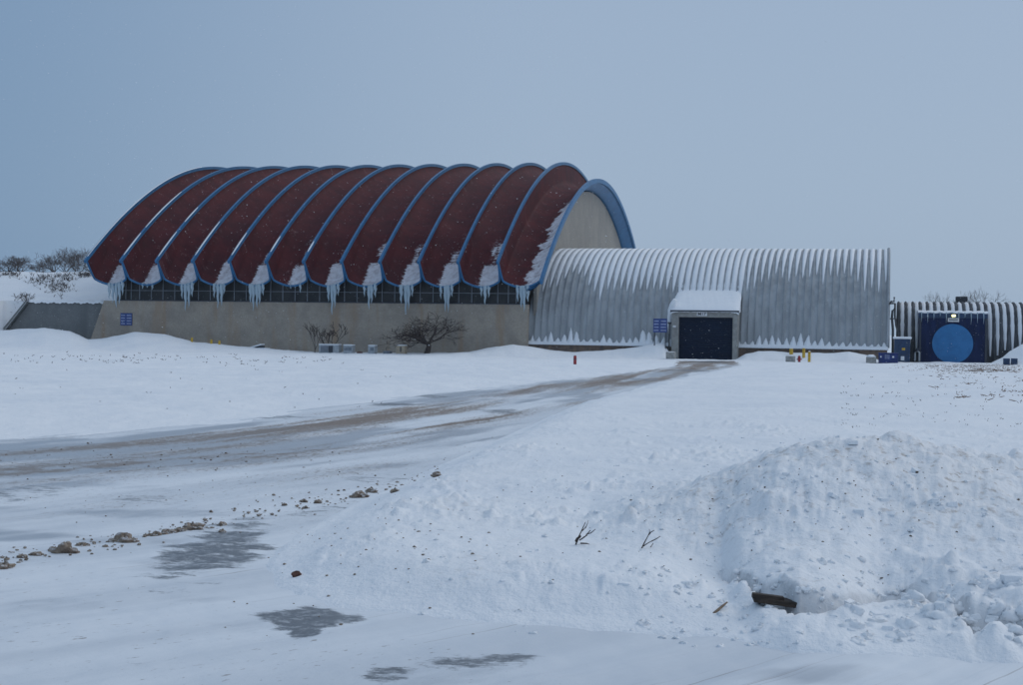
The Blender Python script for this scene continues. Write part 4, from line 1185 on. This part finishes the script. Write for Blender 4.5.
mb = MB(); mb.box(c + R3 @ Vector((.12, -.56, h * .55)) + Vector((0, .6, 0)), (.28, .02, .2), -TH); mb.build('warning_sticker', M['yellow'], o)
mb = MB()
for dx in (-.32, .32): mb.box(c + R3 @ Vector((dx * wd, -.555, h * .5)) + Vector((0, .6, 0)), (.02, .02, h * .9), -TH)
mb.box(c + R3 @ Vector((0, -.555, h * .3)) + Vector((0, .6, 0)), (wd * .95, .02, .03), -TH); mb.build('door_seam', M['post'], o)
mb = MB(); q = c + R3 @ Vector((.05, -.57, h * .14)) + Vector((0, .6, 0)); mb.box(q, (.3, .03, .36), -TH); mb.build('meter_plate', M['white'], o)
Yp = 136.0
def pp(px, py): return at(px, py, Yp)
b = pp(893.5, 360)
o = thing('vent_stack', 'dark bent vent pipes climbing the right end of the ribbed shed', 'pipes', b)
mb = MB(); mb.tube([pp(893.5, 362), pp(893.8, 330), pp(892.8, 318), pp(893.5, 311), pp(895.5, 309.5)], .11, 8); mb.build('pipe', M['pipe'], o, True)
mb = MB(); mb.tube([pp(899, 362), pp(899.3, 334), pp(897, 326), pp(895.8, 316), pp(896, 304), pp(893, 303.8)], .09, 8); mb.build('pipe', M['pipe'], o, True)
mb = MB(); mb.tube([pp(890.5, 304.5), pp(892.3, 301.8), pp(895, 302), pp(895.2, 297.5)], .09, 8); mb.build('pipe', M['pipe'], o, True)
mb = MB(); mb.tube([pp(890, 319.3), pp(896, 319.0)], .06, 6); mb.tube([pp(890, 304.2), pp(895, 304)], .06, 6); mb.build('bracket', M['pipe'], o)
c = at(918, 357, 135)
o = thing('valve_assembly', 'small snowy valve pipework between the cabinet and the blue gate', 'valve', c)
mb = MB(); mb.tube([c + Vector((-.2, 0, -.4)), c + Vector((-.2, 0, .35)), c + Vector((.0, 0, .5)), c + Vector((.2, 0, .35)), c + Vector((.2, 0, -.4))], .08, 8); mb.build('pipe', M['crate'], o, True)
mb = MB(); mb.tube([c + Vector((0, -.05, .5)), c + Vector((0, -.05, .72))], .12, 8); mb.build('handwheel', M['post'], o)
for px, lab in ((1007.5, 'left one of two small blue grey boxes in the snow right of the gate'), (1015.2, 'right one of two small blue grey boxes in the snow right of the gate')):
    c = at(px, 362.5, 127.5)
    o = thing('utility_box', lab, 'box', c, 'small boxes right of the gate')
    mb = MB(); mb.box(c + Vector((0, 0, .05)), (.52, .4, .5), -TH); mb.build('casing', M['cab'], o, bevel=.02)
    mb = MB(); mb.box(c + Vector((0, 0, .33)), (.56, .44, .06), -TH); mb.build('snow_cap', M['roof_snow'], o, bevel=.02)

# ------------------------------------------------------------------ near clutter
CL = [(4, 567, 17, 'brown clod cut by the left picture edge'), (22, 557, 9, 'small brown clod just right of the edge clod'), (36, 554, 9, 'second small clod in the row at the far left'), (64, 549, 25, 'widest flat brown clod, in the row at left'), (81, 546, 11, 'small clod touching the right of the widest clod'),
      (124, 540, 19, 'tall rounded clod standing alone in the left row'), (135, 542, 8, 'small clod right beside the tall rounded clod'), (157, 535, 10, 'first clod of the long ragged row by the dark ice patch'), (168, 532, 13, 'second clod of the ragged row by the dark ice patch'), (180, 530, 12, 'third clod of the ragged row by the dark ice patch'), (192, 527, 16, 'largest clod at the right end of the ragged row'),
      (223, 525, 8, 'single small clod right of the ragged row'), (222, 532, 7, 'lower of two tiny clods above the dark ice patch'), (306, 508, 6, 'lower clod of the trio left of the big road clod'), (304, 501, 6, 'upper clod of the trio left of the big road clod'), (318, 502, 6, 'right clod of the trio left of the big road clod'),
      (358, 495, 15, 'biggest brown clod at the snow edge of the road'), (371, 491, 9, 'clod right beside the biggest road edge clod'), (396, 491, 9, 'flat brown clod halfway along the snow edge'), (437, 475, 10, 'farthest brown clod lying on the snow edge')]
for i, (px, py, w_, lab) in enumerate(CL):
    p = ground(px, py + w_ * .18); k = p.y / F; r = w_ * k / 2 * 1.0
    mb = MB(); rr = random.Random(i)
    mb.lump(p + Vector((0, 0, r * .08)), r, (rr.uniform(.85, 1.25), rr.uniform(.7, .95), rr.uniform(.5, .75)), .38, i, (14, 20))
    for q in range(5):
        mb.lump(p + Vector((rr.uniform(-1.1, 1.1) * r, rr.uniform(-.6, .6) * r, r * .12)), r * rr.uniform(.2, .5), (1.2, 1, .6), .4, i * 7 + q, (8, 12))
    o = mb.build('snow_clod', M['clod'], None, True, origin=p); tag(o, lab, 'clod', 'brown clods of dirty snow along the road')
p = ground(297, 578)
mb = MB(); mb.lump(p + Vector((0, 0, .015)), 9 * p.y / F / 2, (1.2, .8, .7), .3, 99, (9, 14)); o = mb.build('dirt_clod', M['clod2'], None, True, origin=p)
tag(o, 'dark red brown clod on white snow near the large ice patch', 'clod')
# loose grit
mb = MB(); rr = random.Random(13)
def scatter(n, gen, lo, hi, mbx, squash=(1, 1, .5), sink=0):
    for i in range(n):
        px, py = gen()
        if not (-20 < px < 1050 and 366 < py < 690): continue
        g_ = gnd0(px, py)
        z = gz(*g_)
        r = rr.uniform(lo, hi) * (rr.random() ** .8 + .3)
        mbx.lump((g_[0], g_[1], z + r * .2), r, squash, .3, i, (3, 5))
LINE = [(0, 562), (60, 550), (125, 541), (190, 528), (300, 505), (360, 494), (440, 474)]
def along():
    t = rr.uniform(0, 440); y_ = np.interp(t, [a for a, _ in LINE], [b2 for _, b2 in LINE])
    return t, y_ + rr.gauss(0, 5)
scatter(300, along, .005, .022, mb)
scatter(150, lambda: (rr.uniform(0, 560), rr.gauss(470, 40) - 0), .004, .010, mb)
scatter(110, lambda: (rr.uniform(0, 340), rr.gauss(462, 9)), .006, .018, mb)
scatter(90, lambda: (rr.gauss(380, 90), rr.gauss(570, 28)), .005, .014, mb)
tag(mb.build('road_grit', M['clod'], None, False), 'brown grit and crumbs of dirty snow strewn over the icy road', 'grit', kind='stuff')
mb = MB()
def heap_pts():
    for _ in range(50):
        px = rr.gauss(850, 110); py = rr.gauss(505, 45)
        if 600 < px < 1030 and 432 < py < 600: return px, py
    return 850, 500
for i in range(640):
    px, py = heap_pts() if i < 480 else (rr.uniform(520, 760), rr.uniform(455, 590))
    p = ground(px, py); r = rr.uniform(.0025, .006) * (2.0 if rr.random() < .07 else 1)
    mb.lump(p + Vector((0, 0, r * .3)), r, (rr.uniform(.7, 1.5), 1, .7), .35, i, (3, 5))
tag(mb.build('heap_debris', M['debris'], None, False), 'dark specks of gravel and soil scattered over the ploughed snow heap', 'debris', kind='stuff')
# loose snow lumps on the heap and its foot
mb = MB()
for i in range(520):
    if i < 240: px, py = rr.uniform(640, 1030), rr.uniform(560, 650)
    elif i < 400: px, py = heap_pts()
    else: px, py = rr.uniform(420, 760), rr.uniform(480, 640)
    p = ground(px, py); r = rr.uniform(.006, .022) * (1.7 if rr.random() < .12 else 1)
    if i >= 240: r *= .7
    mb.lump(p + Vector((0, 0, r * .1)), r, (rr.uniform(.8, 1.6), rr.uniform(.8, 1.2), .7), .42, i, (7, 10))
for i in range(34):
    px, py = rr.uniform(850, 1030), rr.uniform(575, 645)
    p = ground(px, py); r = rr.uniform(.02, .06)
    mb.lump(p + Vector((0, 0, -r * .15)), r, (rr.uniform(.9, 1.5), 1, .75), .36, 900 + i, (12, 16))
def rock(mbx, c, r, seed):
    rk = random.Random(seed); n = len(mbx.v)
    ax = Matrix.Rotation(rk.uniform(0, 6.28), 3, 'Z') @ Matrix.Rotation(rk.uniform(-.5, .5), 3, 'X')
    sx_, sy_, sz_ = rk.uniform(.8, 1.4), rk.uniform(.7, 1.1), rk.uniform(.45, .8)
    for k in range(8):
        v = Vector(((1 if k in (1, 2, 5, 6) else -1) * sx_ * rk.uniform(.6, 1.1), (1 if k in (2, 3, 6, 7) else -1) * sy_ * rk.uniform(.6, 1.1), (1 if k > 3 else -1) * sz_ * rk.uniform(.6, 1.1)))
        mbx.v.append(tuple(Vector(c) + (ax @ v) * r * .7))
    mbx.f += [tuple(n + i for i in q) for q in ((3, 2, 1, 0), (4, 5, 6, 7), (0, 1, 5, 4), (1, 2, 6, 5), (2, 3, 7, 6), (3, 0, 4, 7))]
bl = MB(); rb = random.Random(57)
for i in range(150):
    if i < 70: px, py = rb.gauss(860, 95), rb.gauss(500, 42)
    elif i < 110: px, py = rb.uniform(830, 1030), rb.uniform(570, 640)
    else: px, py = rb.uniform(480, 740), rb.uniform(455, 600)
    if not (470 < px < 1032 and 436 < py < 645): continue
    p = ground(px, py); r = rb.uniform(.02, .05) * (1.6 if rb.random() < .15 else 1) * (.75 if i >= 110 else 1)
    rock(bl, p + Vector((0, 0, -r * .1)), r, i)
blo = bl.build('snow_blocks', M['snow'], None, False)
bv = blo.modifiers.new('bevel', 'BEVEL'); bv.width = .008; bv.segments = 2
tag(blo, 'angular broken blocks of packed snow lying on the ploughed heap and bank', 'snow blocks', kind='stuff')
tag(mb.build('snow_lumps', M['roof_snow'], None, True), 'loose white snow lumps tumbled over the heap and along its foot', 'snow lumps', kind='stuff')
# timber in the slot, sticks and weed stems
yq = float(np.interp(ray(786, 603).x / ray(786, 603).y, TA, TY)) + .03
p0 = at(754, 598.5, yq + .03); p1 = at(818, 607.5, yq)
d = (p1 - p0); c = (p0 + p1) / 2
mb = MB(); mb.box(c, (d.length, .12, .032), math.atan2(d.y, d.x), -math.asin(d.z / d.length)); 
mb.box(c + Vector((-d.length * .28, -.02, .03)), (d.length * .5, .05, .03), math.atan2(d.y, d.x) + .08, -math.asin(d.z / d.length))
o = mb.build('timber_plank', M['wood'], None, False, bevel=.006, origin=c); tag(o, 'dark wet timber plank jammed under the foot of the snow heap', 'plank')
def stick(px0, py0, px1, py1, r, name, label, mat, cat='stick', side=0):
    p = ground(px0, py0); q = at(px1, py1, p.y + side)
    mb = MB(); mb.tube([p - (q - p) * .15, p + (q - p) * .5 + Vector((.004, 0, .004)), q], [r, r * .9, r * .5], 6)
    o = mb.build(name, mat, None, True, origin=p); tag(o, label, cat)
stick(715, 614, 728, 603, .009, 'broken_stick', 'pale split stick lying on the snow left of the dark timber', M['pale_wood'], side=.1)
stick(738, 606, 757, 596, .005, 'thin_twig', 'thin dark twig at the left tip of the timber', M['twig'], side=.08)
def weed(px, py, segs, label):
    p = ground(px, py); o = MB()
    for (x0, y0, x1, y1, r) in segs:
        a = at(px + x0, py + y0, p.y); b2 = at(px + x1, py + y1, p.y + rr.uniform(-.06, .06))
        if y0 >= 0: a = a - (b2 - a) * .2
        mid = (a + b2) / 2 + Vector((rr.gauss(0, .004), rr.gauss(0, .01), rr.gauss(0, .004)))
        o.tube([a, mid, b2], [r, r * .85, r * .6], 5)
    o = o.build('weed_stem', M['twig'], None, True, origin=p); tag(o, label, 'weed', 'dead weed stems in the snow')
weed(580, 545, [(-3, 0, 2, -13, .006), (2, -13, 6, -22, .004), (2, -13, 7, -18, .004), (0, -4, 11, -14, .005), (7, -10, 16, -15, .004), (-3, -3, 1, -8, .012), (1, -1, 12, 1, .005), (6, -16, 9, -24, .003), (4, -7, 8, -9, .004)], 'taller dead weed with several dark branching stems in the snow')
weed(644, 550, [(-2, 0, 5, -14, .005), (5, -14, 11, -19, .004), (0, -3, 8, -8, .004), (8, -8, 17, -13, .004), (5, 4, 10, -6, .004), (5, -14, 6, -20, .003)], 'smaller dead weed of thin pale stems, right of the taller weed')
# dead grass at the right
mb = MB()
for i in range(1000):
    if rr.random() < .6: px, py = rr.gauss(975, 32), rr.gauss(366.5, 1.6)
    elif rr.random() < .35: px, py = rr.uniform(935, 1040), rr.uniform(366, 402)
    else: px, py = rr.gauss(985, 25), rr.gauss(371, 1.2)
    if py < 364.5: continue
    p = ground(px, py)
    if p.y > 139: continue
    h = rr.uniform(.01, .05)
    for q in range(2):
        t = p + Vector((rr.gauss(0, .14), rr.gauss(0, .08), h))
        mb.tube([p - Vector((0, 0, .03)), t], [.016, .008], 3, cap=False)
tag(mb.build('dead_grass', M['grass'], None), 'brown dead grass showing through thin snow in front of the blue gate', 'grass', kind='stuff')
# weed tips along the far left field and the right field
mb = MB()
for i in range(250):
    u_ = rr.random()
    if u_ < .45: px, py = rr.uniform(-10, 330), rr.gauss(360, 3.2)
    elif u_ < .6: px, py = rr.uniform(0, 420), rr.uniform(362, 410)
    else: px, py = rr.uniform(840, 1035), rr.uniform(374, 428)
    p = ground(px, py)
    if p.y > 128: continue
    for q in range(2):
        t = p + Vector((rr.gauss(0, .0012 * p.y), rr.gauss(0, .03), rr.uniform(.0004, .0011) * p.y))
        mb.tube([p - Vector((0, 0, .03)), t], [.00022 * p.y, .00012 * p.y], 3, cap=False)
tag(mb.build('field_stubble', M['twig'], None), 'sparse weed tips poking through the snow of the open field', 'stubble', kind='stuff')
# snowfall
mb = MB()
for i in range(16000):
    Y = 7 + 125 * rr.random() ** .7; x_ = rr.uniform(-.40, .40) * Y; z_ = rr.uniform(.3, min(28, 3 + .28 * Y))
    r = rr.uniform(.0022, .0052) * (1 if Y > 25 else .5)
    c = Vector((x_, Y, z_)); n = len(mb.v)
    ax = Vector((rr.uniform(.6, 1.6), 0, rr.uniform(-.8, -.1))).normalized() * r * 2.6
    b_ = Vector((0, r, 0)); c_ = ax.cross(b_).normalized() * r
    mb.v += [tuple(c + q) for q in (ax, -ax, b_, -b_, c_, -c_)]
    mb.f += [(n + a, n + b2, n + e2) for a in (0, 1) for b2, e2 in ((2, 4), (4, 3), (3, 5), (5, 2))]
tag(mb.build('snowfall', M['roof_snow'], None), 'fine snowflakes drifting through the air in front of the buildings', 'snowfall', kind='stuff')

# ------------------------------------------------------------------ haze
me = bpy.data.meshes.new('haze')
mb = MB(); X0, X1, Y0, Y1, Z0, Z1 = -260, 260, -30, 330, -4.0, 30
mb.hexa([(X0, Y0, Z0), (X1, Y0, Z0), (X1, Y1, Z0), (X0, Y1, Z0), (X0, Y0, Z1), (X1, Y0, Z1), (X1, Y1, Z1), (X0, Y1, Z1)])
hm = bpy.data.materials.new('haze'); hm.use_nodes = True; nt = hm.node_tree
for n in list(nt.nodes):
    if n.type != 'OUTPUT_MATERIAL': nt.nodes.remove(n)
outn = [n for n in nt.nodes if n.type == 'OUTPUT_MATERIAL'][0]
vol = N(nt, 'ShaderNodeVolumePrincipled'); vol.inputs['Color'].default_value = (.85, .90, .96, 1); vol.inputs['Density'].default_value = .0001
nt.links.new(vol.outputs[0], outn.inputs['Volume'])
tag(mb.build('haze', hm), 'pale blue snowy haze in the air', 'haze', kind='stuff')
scene.cycles.volume_bounces = 1

# ------------------------------------------------------------------ light
w = bpy.data.worlds.new('World'); scene.world = w; w.use_nodes = True
nt = w.node_tree; bg = nt.nodes['Background']
sky = N(nt, 'ShaderNodeTexSky'); sky.sky_type = 'NISHITA'; sky.sun_disc = False
EL, AZ = R(38), R(60)
sky.sun_elevation = EL; sky.sun_rotation = AZ; sky.dust_density = 3
tc = N(nt, 'ShaderNodeTexCoord'); sx = N(nt, 'ShaderNodeSeparateXYZ'); nt.links.new(tc.outputs['Generated'], sx.inputs[0])
cr = N(nt, 'ShaderNodeValToRGB'); nt.links.new(sx.outputs[2], cr.inputs[0])
cr.color_ramp.elements[0].position = 0.0; cr.color_ramp.elements[0].color = (.325, .437, .585, 1)
cr.color_ramp.elements[1].position = 1.0; cr.color_ramp.elements[1].color = (.525, .60, .72, 1)
for p, c in ((.10, (.33, .438, .585, 1)), (.23, (.325, .43, .58, 1)), (.5, (.49, .58, .715, 1))):
    e = cr.color_ramp.elements.new(p); e.color = c
ax = N(nt, 'ShaderNodeMapRange'); nt.links.new(sx.outputs[0], ax.inputs[0])
for i_, v in enumerate((-.42, .04, .0, 1.0)): ax.inputs[i_ + 1].default_value = v
ax.interpolation_type = 'SMOOTHSTEP'
lft = N(nt, 'ShaderNodeMix', data_type='RGBA', blend_type='MULTIPLY'); lft.inputs[0].default_value = 1.0
tint = mixc(nt, ax.outputs[0], (.57, .69, .79), (1, 1, 1))
nt.links.new(cr.outputs[0], lft.inputs[6]); nt.links.new(tint, lft.inputs[7])
sc1 = N(nt, 'ShaderNodeVectorMath', operation='SCALE'); nt.links.new(lft.outputs[2], sc1.inputs[0])
mm = N(nt, 'ShaderNodeMath', operation='MULTIPLY'); mm.inputs[0].default_value = 1.0; mm.inputs[1].default_value = 10.0
nt.links.new(mm.outputs[0], sc1.inputs['Scale'])
mx = mixc(nt, .92, sky.outputs[0], sc1.outputs[0])
nt.links.new(mx, bg.inputs['Color']); bg.inputs['Strength'].default_value = .1
sd = bpy.data.lights.new('sun', 'SUN'); sd.energy = .62; sd.angle = R(40); sd.color = (1, .96, .9)
so = bpy.data.objects.new('sun', sd); COL.objects.link(so)
dirv = Vector((math.sin(AZ) * math.cos(EL), math.cos(AZ) * math.cos(EL), math.sin(EL)))
so.rotation_euler = dirv.to_track_quat('Z', 'Y').to_euler()
scene.view_settings.view_transform = 'Standard'
scene.view_settings.look = 'None'
scene.view_settings.exposure = 0
scene.view_settings.gamma = 1
